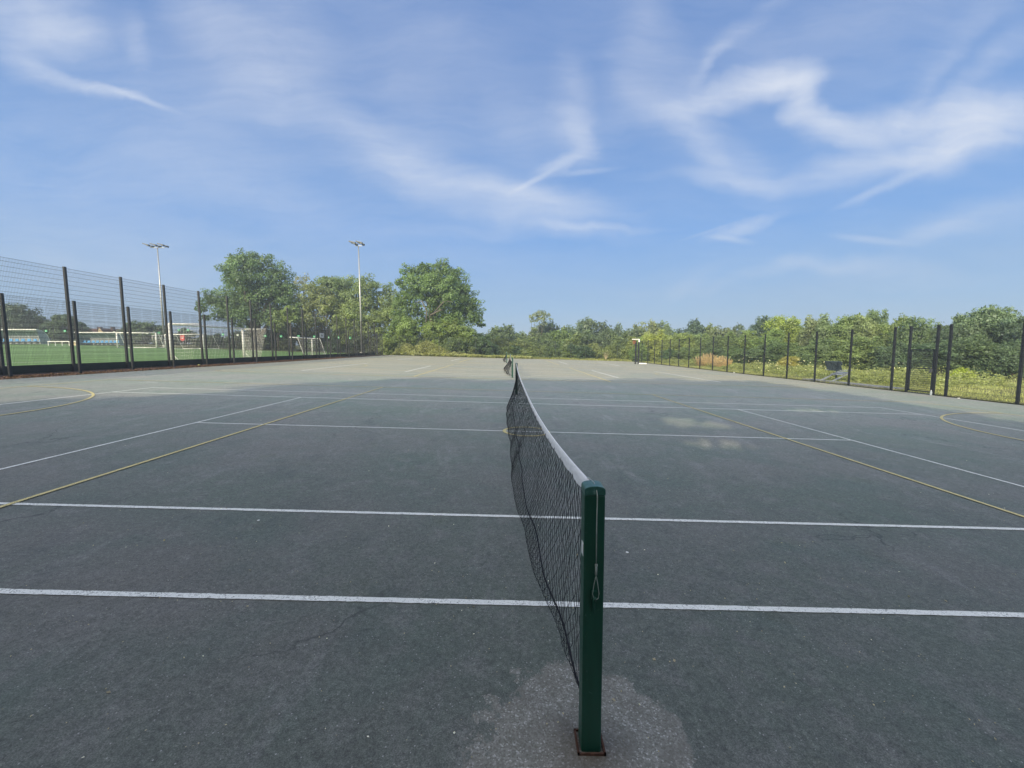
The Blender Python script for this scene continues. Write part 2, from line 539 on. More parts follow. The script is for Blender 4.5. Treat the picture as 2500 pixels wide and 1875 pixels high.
# ------------------------------------------------------------------ tennis nets and posts
def net_post(x, y, label, rz=0, front=True):
    z0 = SL * x
    t = empty('net_post', (x, y, z0), rz, label, 'net post', 'green tennis net posts')
    H = 1.068
    MB().box((0, 0, H / 2 - .02), (.08, .078, H + .04)).build('shaft', M['post'], t, bevel=.006)
    cap = MB(); n = 12
    ring = []
    for k in range(n + 1):
        a = PI * k / n
        ring.append((-.0405 * math.cos(a) if 0 < k < n else (-.0405 if k == 0 else .0405), .018 + .018 * math.sin(a) ** .75))
    prof = [(-.0405, 0)] + ring + [(.0405, 0)]
    for yy in (-.0395, .0395):
        for px, pz in prof: cap.v.append((px, yy, H + pz))
    m = len(prof)
    cap.f.append(tuple(range(m))[::-1]); cap.f.append(tuple(range(m, 2 * m)))
    for k in range(m):
        k2 = (k + 1) % m
        cap.f.append((k, k2, k2 + m, k + m))
    cap.build('cap', M['cap'], t, bevel=.002)
    hk = MB(); hk.box((.0, -.044, .672), (.018, .012, .035)); hk.tube([(0, -.048, .665), (0, -.066, .66), (0, -.072, .675)], .005, 8)
    hk.tube([(0, -.047, .655), (0, -.047, .60)], [.006, .003], 8)
    hk.build('hook', M['post'], t)
    so = MB(); s = .053
    for a, b in (((-s, -s), (s, -s)), ((s, -s), (s, s)), ((s, s), (-s, s)), ((-s, s), (-s, -s))):
        c = ((a[0] + b[0]) / 2, (a[1] + b[1]) / 2, .004)
        so.box(c, (abs(a[0] - b[0]) + .008, abs(a[1] - b[1]) + .006, .012))
    so.build('ground_socket', M['rust'], t)
    return t


def tennis_net(x0, x1, y0, y1, seed, label, billow=1., spacing=.036, sag=.23, folds=1., top=1.097, detail=True):
    rnd = random.Random(seed)
    zA = SL * (x0 + x1) / 2
    t = empty('tennis_net', ((x0 + x1) / 2, (y0 + y1) / 2, zA), 0, label, 'tennis net')
    o = Vector(t.location)
    L = y1 - y0

    def topz(s): return (top - sag) + sag * abs(1 - 2 * s) ** 3.0

    # bottom edge (x, z) along y: measured bulge to the left
    prof = [(0, -.0, .17), (.1, -.012, .11), (.22, -.025, .07), (.42, -.065, .08), (.84, -.13, .09), (1.25, -.165, .09), (1.7, -.205, .08), (2.4, -.245, .05), (3.3, -.285, .06),
            (4.4, -.285, .07), (5.6, -.31, .08), (6.8, -.345, .09), (8.0, -.36, .09), (9.2, -.33, .08), (10.5, -.25, .08), (11.6, -.16, .12), (12.3, -.08, .18), (12.8, 0, .28)]

    def bot(y):
        yy = y / L * 12.8
        for a, b in zip(prof, prof[1:]):
            if yy <= b[0]:
                k = (yy - a[0]) / (b[0] - a[0]); k = k * k * (3 - 2 * k) * .5 + k * .5
                return a[1] + (b[1] - a[1]) * k, a[2] + (b[2] - a[2]) * k
        return prof[-1][1:]

    fw = [(rnd.uniform(.5, 3.0), rnd.uniform(0, 6.28), rnd.uniform(.5, 1.)) for _ in range(7)]
    sw = [(rnd.uniform(2., 6.0), rnd.uniform(0, 6.28)) for _ in range(4)]

    def P(y, k):
        """y along the net, k 0 top .. 1 bottom"""
        s = y / L
        bx, bz = bot(y); tz = topz(s) - .015
        edge = min(1, y / .7, (L - y) / .7)
        edge = max(0, edge)
        z = tz + (bz - tz) * k
        kc = .84
        if k < kc:
            prof_k = (k / kc) ** 1.15; z = tz + (bz - tz) * (k / kc) * .97
        else:
            q = (k - kc) / (1 - kc)
            prof_k = 1 - .42 * q * q - .05 * q; z = bz + (tz - bz) * .03 * (1 - q) - .02 * math.sin(q * PI) * min(1, abs(bx) * 8)
        x = bx * billow * prof_k
        f = sum(a * math.sin(w * y * 2.2 + p + 1.6 * k) for w, p, a in fw) / 4
        x += f * .035 * folds * edge * (k ** 1.3)
        g = sum(math.sin(w * y * 1.1 + p + 2.5 * k) for w, p in sw) / 4
        y2 = y + g * .10 * folds * edge * (k ** 1.5) * min(1, y / 1.5)
        xx = x0 + (x1 - x0) * s
        return Vector((xx + x, y0 + y2, z + SL * xx)) - o

    N = int(L / spacing); R = 26
    V = []; Fq = []
    rad = .0015 if detail else .0028
    cs = [(math.cos(a), math.sin(a)) for a in (PI / 4, 3 * PI / 4, 5 * PI / 4, 7 * PI / 4)]
    for i in range(N + 1):
        y = (i + .5) / (N + 1) * L
        j1, j2 = rnd.uniform(.22, .42), rnd.uniform(0, 6.28); j3 = rnd.uniform(0, 6.28); j4 = rnd.uniform(.002, .009)
        pts = []
        for r in range(R + 1):
            k = r / R
            zig = (1 if (i + r) % 2 else -1)
            am = spacing * (j1 + .06 * math.sin(j2 + r)) * min(1, y / .15 + .4)
            yy = min(max(y + zig * am * .92 + .004 * rnd.uniform(-1, 1) + j4 * math.sin(j3 + r * .7), .004), L - .004)
            pts.append(P(yy, k) + Vector((rnd.uniform(-.0025, .0025), 0, 0)))
        b = len(V)
        for r, p in enumerate(pts):
            kn = rad * (1.25 if r % 2 else 1)
            for cx_, cy_ in cs: V.append((p.x + cx_ * kn, p.y + cy_ * kn, p.z))
        for r in range(R):
            for q in range(4):
                q2 = (q + 1) % 4
                Fq.append((b + r * 4 + q, b + r * 4 + q2, b + (r + 1) * 4 + q2, b + (r + 1) * 4 + q))
    child('netting', np_mesh('netting', V, Fq, M['cord']), t)
    n = 150 if detail else 60
    MB().tube([P(L * i / n, 1.0) for i in range(n + 1)], .0055 if detail else .008, 6).build('bottom_cord', M['cord'], t)
    # gathered second layer of cord low down, where the net folds over itself
    # headband: folded strip hanging from the cable
    hb = MB(); h = .066; ya = .045; yb = L - .06
    for i in range(n + 1):
        y = ya + (yb - ya) * i / n; s = y / L
        zt = topz(s); xx = x0 + (x1 - x0) * s
        wv = .003 * math.sin(y * 31) + .002 * math.sin(y * 57 + 1)
        hh = h * (1 + .06 * math.sin(y * 43) + .05 * math.sin(y * 19 + 2))
        for px, pz in ((-.007 + wv, -hh), (-.0085 + wv * .6, -hh * .5), (-.006, -.006), (0, .002), (.006, -.006), (.008, -hh * .5), (.006, -hh)):
            hb.v.append(tuple(Vector((xx + px, y0 + y, zt + pz + SL * xx)) - o))
    for i in range(n):
        for k in range(6):
            a = i * 7 + k
            hb.f.append((a, a + 1, a + 8, a + 7))
    hb.build('headband', M['band'], t, smooth_=True)
    cb = MB()
    pts = [Vector((x0, y0 + .10, topz(.005) + .001 + SL * x0)) - o, Vector((x0 + .001, y0 + .035, top + .004 + SL * x0)) - o,
           Vector((x0 + .003, y0 - .015, top + .009)) - o, Vector((x0 + .005, y0 - .051, top - .002)) - o, Vector((x0 + .006, y0 - .066, top - .03)) - o,
           Vector((x0 + .005, y0 - .066, .95)) - o, Vector((x0 + .006, y0 - .065, .80)) - o]
    for p in pts[2:]: p.z += SL * x0
    cb.tube(pts, .0022, 8)
    e = pts[-1]
    cb.tube([e, e + Vector((0, 0, -.008))], .0052, 8); cb.tube([e, e + Vector((0, 0, -.045))], .0042, 8)
    f0 = e + Vector((0, 0, -.045))
    for sx in (-1, 1):
        cb.tube([f0, f0 + Vector((sx * .007, 0, -.035)), f0 + Vector((sx * .0125, -.001, -.075)), f0 + Vector((sx * .009, -.004, -.092)), f0 + Vector((0, -.006, -.097))], .0012, 6)
    cb.build('net_cable', M['cable'], t, smooth_=True)
    if detail:
        tg = MB()
        for yy in (.05, .075):
            tg.tube([tuple(Vector((x0 - .009, y0 + yy - .005, topz(0) - .02)) - o), tuple(Vector((x0 - .009, y0 + yy + .006, topz(0) - .03)) - o)], .004, 6)
        tg.build('eyelet', M['cord'], t)
    return t


net_post(0, -.016, 'near green net post with the white cable hooked on its front face', 0)
st_ = bpy.data.objects['net_post']
MB().box((-.0408, -.01, .845), (.002, .035, .05)).build('sticker', M['sign_white'], st_)
net_post(-.08, 12.80, 'far green net post of the nearest net, seen end-on behind it', PI)
net_post(-.163, 21.02, 'green net post at the near end of the middle net, in sunlight', 0)
net_post(-.25, 33.8, 'green net post at the far end of the middle net', PI)
net_post(-.60, 42.0, 'green net post at the near end of the farthest net', 0)
net_post(-.70, 54.8, 'green net post at the far end of the farthest net', PI)
tennis_net(0, -.08, .0, 12.78, 3, 'nearest black tennis net with a white headband, running from the near post')
tennis_net(-.163, -.25, 21.04, 33.78, 5, 'middle black tennis net sagging in creased folds in the sunlight', 1.5, .07, .30, 3.0, 1.09, False)
tennis_net(-.60, -.70, 42.0, 54.78, 9, 'farthest tennis net with a crumpled pale top behind the middle one', 1.3, .10, .25, 3., 1.09, False)

# ------------------------------------------------------------------ mesh fences
def panel_mesh(name, L, H, mat, pitch=.05, hstep=.2, r=.0016, rh=.0032, z0=.04):
    V = []; Fq = []

    def pr(a, b, r, axis):
        k = len(V)
        for p in (a, b):
            for c, s in ((1, 1), (-1, 1), (-1, -1), (1, -1)):
                if axis == 'z': V.append((p[0] + c * r, p[1] + s * r, p[2]))
                else: V.append((p[0], p[1] + c * r, p[2] + s * r))
        for q in range(4):
            q2 = (q + 1) % 4
            Fq.append((k + q, k + q2, k + 4 + q2, k + 4 + q))
    n = int(L / pitch)
    for i in range(1, n):
        pr((i * L / n, 0, z0), (i * L / n, 0, H), r, 'z')
    z = z0 + .03
    while z < H - .02:
        for dy in (-.008, .008): pr((0, dy, z), (L, dy, z), rh, 'x')
        z += hstep
    for dy in (-.008, .008): pr((0, dy, H - .02), (L, dy, H - .02), rh, 'x')
    return np_mesh(name, V, Fq, mat)


def post_mesh(H, w, d, mat, axis):
    """RHS post with the flat clamp bar on the court side; axis = direction the fence runs"""
    mb = MB(); mb.box((0, 0, H / 2 - .1), (w, d, H + .2))
    if axis == 'y': mb.box((w / 2 + .004, 0, H / 2), (.008, d * .9, H - .1))
    for k in range(int(H / .45)):
        z = .25 + k * .45
        mb.box((0, 0, z), (w + .02, .03, .025))
    mb.box((0, 0, H + .003), (w + .008, d + .008, .012))
    return mb.mesh('post', mat)


def fence_y(name, label, x, ys_, H, mat, w=.07, d=.09, side=0., skip=()):
    f = empty(name, (x, ys_[0], SL * x), 0, label, 'fence')
    pm = post_mesh(H, w, d, mat, 'y')
    cache = {}
    for i, y in enumerate(ys_):
        child('post', pm, f, (0, y - ys_[0], 0), (0, random.uniform(-.004, .004), 0))
        if i + 1 < len(ys_) and i not in skip:
            L = ys_[i + 1] - y; k = round(L, 2)
            if k not in cache: cache[k] = panel_mesh('mesh_panel', L, H - .03, mat)
            child('mesh_panel', cache[k], f, (side, y - ys_[0], 0), (0, 0, PI / 2))
    return f


lowy = [13.98 + 2.535 * (k - 3) for k in range(22)]
fence_y('mesh_fence', 'lower dark mesh fence beside the courts on the left, before the taller one', -18.92, lowy, 3.07, M['fence'], side=.04)
tally = [14.91 + 2.685 * (k - 3) for k in range(21)]
tf = fence_y('mesh_fence', 'tall dark mesh fence round the football pitch, with boards along its foot', -20.3, tally, 4.66, M['fence'], .08, .10, side=-.045)
L_ = tally[-1] - tally[0]
MB().box((-.06, L_ / 2, .15), (.03, L_, .34)).build('kick_board', M['kick'], tf)
ry = [14.26 - 2.705 * 2, 14.26 - 2.705, 14.26, 16.92, 17.48, 18.79, 19.61] + [19.61 + 2.705 * (k + 1) for k in range(16)]
fence_y('mesh_fence', 'dark welded mesh fence along the right side of the courts', 19.35, ry, 3.22, M['fence'], .065, .095, side=-.045, skip=(4,))

# panel above the gate and the gate itself
gt = empty('mesh_gate', (19.35, 17.48, SL * 19.35), 0, 'narrow mesh gate between two close posts in the right-hand fence', 'gate')
gw = 18.79 - 17.48
child('mesh_panel', panel_mesh('mesh_panel', gw - .12, .95, M['fence']), gt, (0, .06, 2.18), (0, 0, PI / 2))
fr = MB()
for z in (.12, 1.2, 2.08): fr.box((0, gw / 2, z), (.045, gw - .18, .05))
for y in (.11, gw - .11): fr.box((0, y, 1.1), (.045, .05, 2.0))
fr.build('gate_frame', M['fence'], gt)
child('mesh_infill', panel_mesh('mesh_infill', gw - .3, 1.9, M['fence'], .05, .1, .004, .005), gt, (0, .15, .12), (0, 0, PI / 2))
MB().box((-.04, .14, 1.12), (.05, .10, .16)).tube([(-.07, .16, 1.12), (-.12, .16, 1.12), (-.12, .26, 1.12)], .01, 8).build('latch', M['galv_dark'], gt)
for z in (.4, 1.75): MB().box((-.05, gw - .06, z), (.05, .10, .06)).build('hinge', M['fence'], gt)
MB().box((.02, gw / 2, -.005), (.12, gw - .1, .03)).build('threshold', M['fence'], gt)


def fence_poly(name, label, pts, H, mat, step, w=.06, cover=True, group=None):
    """fence along a polyline on the terrain"""
    f = empty(name, (pts[0][0], pts[0][1], G(*pts[0])), 0, label, 'fence')
    o = Vector(f.location)
    pm = MB().box((0, 0, H / 2 - .15), (w, w, H + .3)).mesh('post', mat)
    cache = {}
    for a, b in zip(pts, pts[1:]):
        a = Vector((*a, G(*a))); b = Vector((*b, G(*b)))
        n = max(1, int(round((b - a).length / step)))
        for i in range(n):
            p = a.lerp(b, i / n); q = a.lerp(b, (i + 1) / n)
            p.z = G(p.x, p.y); q.z = G(q.x, q.y)
            child('post', pm, f, p - o)
            d = q - p; L = d.length; k = round(L, 2)
            if cover:
                if k not in cache: cache[k] = panel_mesh('mesh_panel', L, H - .05, mat, .1, .2, .0035, .004)
                child('mesh_panel', cache[k], f, p - o, (0, -math.atan2(d.z, math.hypot(d.x, d.y)), math.atan2(d.y, d.x)))
        child('post', pm, f, b - o)
    return f


fence_poly('mesh_fence', 'thin green mesh fence along the far end of the courts', [(-20.3, 62.9), (-8, 62.2), (2, 63.6), (12, 65.6), (19.6, 65.0)], 3.0, M['fence_green'], 2.75, .05)
fence_poly('mesh_fence', 'distant mesh fence round the far end of the football pitch', [(-110, 79.5), (-60, 76.5), (-21, 64.0)], 3.3, M['fence'], 2.95, .07)


def far_fence_pt(u):
    for (ax, ay), (bx, by) in (((-110, 79.5), (-60, 76.5)), ((-60, 76.5), (-21, 64.0))):
        for i in range(400):
            x = ax + (bx - ax) * i / 400; y = ay + (by - ay) * i / 400
            d = np.array([x, y, G(x, y)]) - CAM
            uu = 1250 + F * (d @ RR) / (d @ FWD)
            if uu >= u: return x, y
    return -21, 64


ordn = ['first', 'second', 'third', 'fourth', 'fifth', 'sixth', 'seventh', 'eighth', 'ninth', 'tenth', 'eleventh', 'twelfth', 'thirteenth', 'fourteenth', 'fifteenth',
        'sixteenth', 'seventeenth', 'eighteenth', 'nineteenth', 'twentieth', 'twenty-first', 'twenty-second', 'twenty-third', 'twenty-fourth', 'twenty-fifth', 'twenty-sixth']
sg = [(33, 808, 1), (75, 809, 1), (115, 808, 0), (161, 808, 0), (280, 811, 1), (321, 812, 0), (362, 813, 1), (390, 813, 0), (402, 814, 0), (438, 806, 0), (461, 806, 0),
      (546, 817, 0), (582, 818, 1), (649, 820, 0), (688, 821, 0), (730, 821, 0), (769, 822, 0), (804, 824, 0), (828, 824, 0), (855, 825, 0)]
for i, (u, v, w) in enumerate(sg):
    x, y = far_fence_pt(u)
    d = ray(u, v); z = CZ + d[2] / d[1] * (y - CY)
    mb = MB().box((0, 0, 0), (.42, .02, .34)); s = empty('fence_sign', (x + .05, y - .09, z), random.uniform(-.2, .2),
                                                       ('white' if w else 'green') + ' sign on the distant pitch fence, ' + ordn[i] + ' sign from the left', 'sign', 'small signs on the distant pitch fence')
    mb.build('board', M['sign_white'] if w else M['sign_green'], s)
    MB().box((0, -.013, .03), (.26, .006, .05)).box((0, -.013, -.07), (.2, .006, .04)).build('lettering', M['sign_green'] if w else M['sign_white'], s)
# larger white notice on the tall fence
y_ = 42.9
s = empty('fence_sign', (-20.2, y_, CZ + (ray(785, 819)[2] / ray(785, 819)[1]) * (y_ - CY)), 0, 'larger white notice with rounded corners on the tall left fence', 'sign')
MB().box((0, 0, 0), (.02, .95, .48)).build('board', M['sign_white'], s, bevel=.005)
MB().box((.013, 0, .04), (.006, .5, .07)).box((.013, 0, -.08), (.006, .36, .05)).build('lettering', M['glass_dark'], s)

# ------------------------------------------------------------------ goals
def goal_net(pts_grid, mat, r=.006, step=(10, 10)):
    """bilinear patch of cords between four corners a-b (top) and d-c (bottom)"""
    a, b, c, d = [Vector(p) for p in pts_grid]
    mb = MB(); nu, nv = step
    for i in range(nu + 1):
        t = i / nu; p = a.lerp(b, t); q = d.lerp(c, t)
        mid = p.lerp(q, .5) + Vector((0, 0, -.02))
        mb.tube([p, mid, q], r, 3, False)
    for j in range(nv + 1):
        t = j / nv; p = a.lerp(d, t); q = b.lerp(c, t)
        mid = p.lerp(q, .5) + Vector((0, 0, -.05))
        mb.tube([p, mid, q], r, 3, False)
    return mb


def full_goal():
    g = empty('football_goal', (-22.45, 25.8, SL * -22.45 + .02), 0, 'large white football goal standing just behind the tall left fence', 'goal')
    Wd, H, D = 7.5, 2.5, 1.95
    MB().tube([(0, 0, 0), (0, 0, H)], .07, 10).build('goal_post', M['white'], g, smooth_=True)
    MB().tube([(0, Wd, 0), (0, Wd, H)], .085, 10).build('goal_post', M['white'], g, smooth_=True)
    MB().tube([(0, 0, H), (0, Wd, H + .02)], .075, 10).build('crossbar', M['white'], g, smooth_=True)
    for y in (0, Wd):
        MB().tube([(0, y, H), (D, y, H)], .035, 8).build('roof_bar', M['white'], g, smooth_=True)
        MB().tube([(0, y, .05), (D - .4, y, .05)], .04, 8).build('base_bar', M['white'], g, smooth_=True)
        MB().tube([(0, y, .65), (.55, y, .06)], .022, 8).build('brace', M['white'], g, smooth_=True)
    k = (24, 14)
    goal_net([(0, Wd, H), (D, Wd, H), (D - .6, Wd, .1), (0, Wd, .1)], M['net_white'], .007, (16, 18)).build('side_net', M['net_white'], g)
    goal_net([(0, 0, H), (D, 0, H), (D - .6, 0, .1), (0, 0, .1)], M['net_white'], .004, (10, 12)).build('side_net', M['net_white'], g)
    goal_net([(D, 0, H), (D, Wd, H), (D - .6, Wd, .1), (D - .6, 0, .1)], M['net_white'], .0035, (26, 14)).build('back_net', M['net_white'], g)


full_goal()


def small_goal(loc, rz, label, Wd=4.9, H=2.0, D=1.6, top=.9, mat='net_white', scale=1., dense=(20, 10), rr=.075, banner=False):
    g = empty('football_goal', loc, rz, label, 'goal', None)
    for x in (0, Wd): MB().tube([(x, 0, 0), (x, 0, H)], rr, 8).build('goal_post', M['white'], g, smooth_=True)
    MB().tube([(0, 0, H), (Wd, 0, H)], rr, 8).build('crossbar', M['white'], g, smooth_=True)
    for x in (0, Wd):
        MB().tube([(x, 0, H), (x, top, H - .05), (x, D, .04), (x, 0, .04)], rr * .6, 8).build('side_frame', M['white'], g)
    MB().tube([(0, D, .04), (Wd, D, .04)], rr * .7, 8).build('base_bar', M['white'], g, smooth_=True)
    m = M[mat]
    goal_net([(0, top, H - .05), (Wd, top, H - .05), (Wd, D, .06), (0, D, .06)], m, .006, dense).build('back_net', m, g)
    goal_net([(0, 0, H), (Wd, 0, H), (Wd, top, H - .05), (0, top, H - .05)], m, .006, (dense[0], 4)).build('roof_net', m, g)
    if banner:
        b = MB(); x0, zt = 2.2, H - .12
        b.v += [(x0, -.08, zt), (x0 + .62, -.08, zt), (x0 + .62, -.08, zt - .65), (x0 + .31, -.08, zt - .86), (x0, -.08, zt - .65)]
        b.f.append((0, 1, 2, 3, 4)); b.build('banner', M['red'], g)
        MB().box((x0 + .31, -.09, zt - .25), (.36, .01, .07)).box((x0 + .31, -.09, zt - .42), (.28, .01, .07)).build('crest', M['sign_white'], g)
    return g


def pz(x, y): return SL * x + .02


small_goal((-22.35, 40.3, pz(-22.35, 40)), PI / 2, 'white five-a-side goal side-on behind the tall left fence, right of the large goal', 4.9, 2.0, 1.5, .9)
bpy.data.objects['football_goal.001'].rotation_euler = (0, 0, -PI / 2); bpy.data.objects['football_goal.001'].location.y = 45.2
bpy.data.objects['football_goal.001'].scale = (1, 1, 1)
# that goal backs on to the fence: +y local must point to +x world
bpy.data.objects['football_goal.001'].rotation_euler = (0, 0, -PI / 2)
small_goal((-49.6, 58.6, pz(-49.6, 58)), .0, 'dark-netted goal with a red crest banner hanging in its net', 5.4, 2.05, 3.2, 2.0, 'net_dark', 1, (30, 16), .075, True)
small_goal((-54.4, 56.4, pz(-54.4, 56)), .12, 'pale training goal in front of the blue-seated dugout', 4.9, 2.1, 1.5, .5, 'net_white', 1, (14, 8), .085)
small_goal((-73.4, 84.5, G(-73, 84) + .9), .0, 'tiny white goal beyond the pale training goal, far across the pitch', 1.9, 1.15, .8, .3, 'net_white', 1, (6, 4), .05)

# ------------------------------------------------------------------ dugouts
def dugout(x, y, rz, Wd, label, nseat):
    t = empty('dugout', (x, y, G(x, y)), rz, label, 'dugout', None)
    D, H = 1.7, 2.05
    sh = MB(); n = 10; arc = []
    for k in range(n + 1):
        a = PI / 2 * k / n
        arc.append((D * (1 - math.sin(a) ** .8) * 1.0, H * (1 - (1 - math.cos(PI / 2 - a)) ** 1.6)))
    prof = [(0, H)] + [(D * math.sin(PI / 2 * k / n), .25 + (H - .25) * math.cos(PI / 2 * k / n) ** .8 if k < n else .25) for k in range(1, n + 1)] + [(D, 0)]
    for xx in (0, Wd):
        for py, z in prof: sh.v.append((xx, py, z))
    m = len(prof)
    for k in range(m - 1): sh.f.append((k, k + 1, k + 1 + m, k + m))
    sh.build('shell', M['skin'], t, smooth_=True)
    for xx in [Wd * i / 5 for i in range(6)]:
        MB().tube([(xx, py, z + .01) for py, z in prof], .03, 6).build('rib', M['white'], t)
    for xx in (0, Wd):
        e = MB(); e.v = [(xx, py, z) for py, z in prof] + [(xx, .45, 0), (xx, .25, H * .6)]
        e.f.append(tuple(range(len(e.v)))); e.build('end_panel', M['skin'], t)
    MB().box((Wd / 2, -.02, H), (Wd + .1, .08, .12)).build('front_beam', M['white'], t)
    MB().box((Wd / 2, D * .55, .3), (Wd - .2, .3, .12)).build('bench_rail', M['galv_dark'], t)
    sm = MB().box((0, 0, .02), (.42, .36, .05)).box((0, .17, .2), (.42, .05, .36)).mesh('seat', M['seat_blue'])
    for i in range(nseat):
        child('seat', sm, t, (.45 + i * (Wd - .9) / (nseat - 1), D * .5, .40))
    return t


dugout(-73.2, 57.2, .08, 6.4, 'left team dugout with a curved grey shell and blue seats', 8)
dugout(-70.0, 66.0, .08, 6.2, 'team dugout with blue seats behind the pale training goal', 9)
rb = empty('pitch_barrier', (-66.2, 58.5, G(-66, 57.5)), .05, 'low white rail barrier between the two dugouts', 'barrier')
MB().box((2.4, 0, .72), (4.9, .06, .14)).build('rail', M['white'], rb)
for i in range(5): MB().box((.05 + i * 1.2, 0, .34), (.08, .08, .68)).build('leg', M['white'], rb)
MB().box((4.1, .1, .35), (1.3, .04, .6)).build('panel', M['render'], rb); rb.scale = (.78, 1, .85)

# ------------------------------------------------------------------ floodlights
def floodlight(x, y, H, label, n, w):
    z0 = G(x, y)
    t = empty('floodlight_mast', (x, y, z0), 0, label, 'floodlight', 'tall floodlight masts by the pitch')
    MB().tube([(0, 0, -.2), (0, 0, H * .5), (0, 0, H)], [.17, .125, .08], 10).build('mast', M['galv'], t, smooth_=True)
    MB().box((0, 0, .12), (.5, .5, .24)).build('base_plate', M['galv'], t)
    MB().box((0, -.25, 1.6), (.2, .12, .5)).build('junction_box', M['galv_dark'], t)
    MB().tube([(-w / 2, 0, H), (w / 2, 0, H)], .05, 8).build('crossarm', M['galv'], t)
    lm = MB(); rot = Matrix.Rotation(math.radians(-14), 3, 'Y')
    for k in range(n):
        xx = -w / 2 + w * k / (n - 1)
        for dy in (-.45, .45):
            L = MB(); r2 = Matrix.Rotation(math.radians(14), 3, 'Y')
            L.box((0, 0, 0), (1.0, .55, .16), r2); L.box((.32, 0, -.18), (.34, .4, .26), r2); L.tube([(.3, 0, -.1), (.35, -dy, -.42)], .03, 6)
            L.build('lamp', M['galv_dark'], t, (xx - .25, dy, .48 + H))
    return t


floodlight(-63.2, 75.0, 17.6, 'floodlight mast with three pairs of lamps, on the far left across the pitch', 3, 2.6)
floodlight(-24.5, 67.0, 17.2, 'floodlight mast with two pairs of lamps, standing before the trees', 2, 1.1)

# ------------------------------------------------------------------ netball / basketball post at the right
hp = empty('goal_post_stand', (15.95, 51.2, SL * 15.95), 0, 'portable netball stand with a black padded post and white arm', 'netball post')
MB().tube([(-.28, 0, 0), (-.28, 0, 2.75)], .08, 8).tube([(.12, 0, 0), (.12, 0, 2.8)], .09, 8).build('padded_post', M['fence'], hp)
MB().box((.15, 0, 2.98), (.14, .14, .36)).box((-.28, 0, 3.14), (.9, .12, .09)).build('arm', M['white'], hp)
rn = MB(); pts = [(-.45 + .19 * math.cos(a), .19 * math.sin(a), 2.92) for a in [2 * PI * k / 20 for k in range(21)]]
rn.tube(pts, .014, 6, False); rn.build('ring', M['red'], hp)
rp = MB()
for k in range(12):
    a = 2 * PI * k / 12
    rp.tube([(-.45 + .19 * math.cos(a), .19 * math.sin(a), 2.92), (-.45 + .13 * math.cos(a + .3), .13 * math.sin(a + .3), 2.55)], .006, 3)
rp.build('ring_net', M['red'], hp)
MB().box((.62, 0, .07), (.95, .6, .12)).build('base_plate', M['white'], hp, bevel=.02)

# ------------------------------------------------------------------ outdoor chair beyond the right fence
ch = empty('garden_chair', (20.75, 24.9, G(20.75, 24.9) + .05), .35, 'grey low-slung garden chair beyond the right fence', 'chair')
ch.scale = (1.3, 1.3, 1.3)
# reclined back leans to the left (-x), seat to the right (+x)
rb_ = Matrix.Rotation(math.radians(-28), 3, 'Y')
bk = MB()
for k in range(5): bk.box((-.36, -.28 + k * .14, .76), (.03, .125, .52), rb_)
bk.box((-.335, 0, .9), (.02, .72, .22), rb_)
bk.build('backrest', M['plastic_grey'], ch)
st = MB(); rs = Matrix.Rotation(math.radians(-12), 3, 'Y')
for k in range(5): st.box((-.1 + k * .12, 0, .34 + k * .026), (.1, .56, .025), rs)
st.build('seat', M['plastic_light'], ch)
for s in (-1, 1):
    a = MB(); a.box((.02, s * .33, .56), (.72, .12, .03)); a.build('armrest', M['plastic_light'], ch)
    l = MB(); l.box((.38, s * .30, .27), (.09, .03, .56)); l.build('leg', M['plastic_grey'], ch)
    l = MB(); l.tube([(.42, s * .27, .42), (-.9, s * .27, .02)], .04, 4); l.build('leg', M['plastic_light'], ch)

# ------------------------------------------------------------------ small things lying about
b = empty('water_bottle', (19.02, 17.25, SL * 19.02), 0, 'clear plastic bottle standing by the gate post', 'bottle')
MB().lathe([(.04, 0), (.05, .01), (.05, .12), (.046, .14), (.05, .16), (.048, .22), (.02, .27), (.018, .29)], 14).build('body', M['clear'], b, smooth_=True)
MB().lathe([(.022, .285), (.022, .315)], 12).build('lid', M['sign_white'], b); b.scale = (.8, .8, .75)


def blob(name, loc, r, mat, label, cat, squash=.8, seed=1):
    mb = MB(); n = 10; m = 6; rnd = random.Random(seed)
    prof = [(r * math.sin(PI * k / m) + .0004, -r * squash * math.cos(PI * k / m) + r * squash) for k in range(m + 1)]
    mb.lathe(prof, n)
    mb.v = [(x * (1 + rnd.uniform(-.12, .12)), y * (1 + rnd.uniform(-.12, .12)), z) for x, y, z in mb.v]
    o = mb.build(name, mat, None, loc, True); return tag(o, label, cat)


blob('tennis_ball', (19.0, 34.0, SL * 19), .045, M['sign_white'], 'small white ball at the foot of the right fence', 'ball', 1.)
blob('paper_scrap', (18.95, 16.0, SL * 18.95), .05, M['sign_white'], 'white paper scrap lying near the gate', 'litter', .3, 4)
blob('tennis_ball', (-18.75, 23.2, SL * -18.7), .06, simple('yellow_felt', (.6, .55, .2), .9), 'pale yellow ball in the dark litter under the low left fence', 'ball', 1.)
blob('paper_scrap', (.62, 1.62, SL * .62), .012, M['sign_white'], 'tiny white scrap on the tarmac right of the near post', 'litter', .3, 5)
blob('paper_scrap', (-2.6, 2.05, -SL * 2.6), .012, M['sign_white'], 'tiny white scrap on the tarmac left of the nearest net', 'litter', .3, 6)

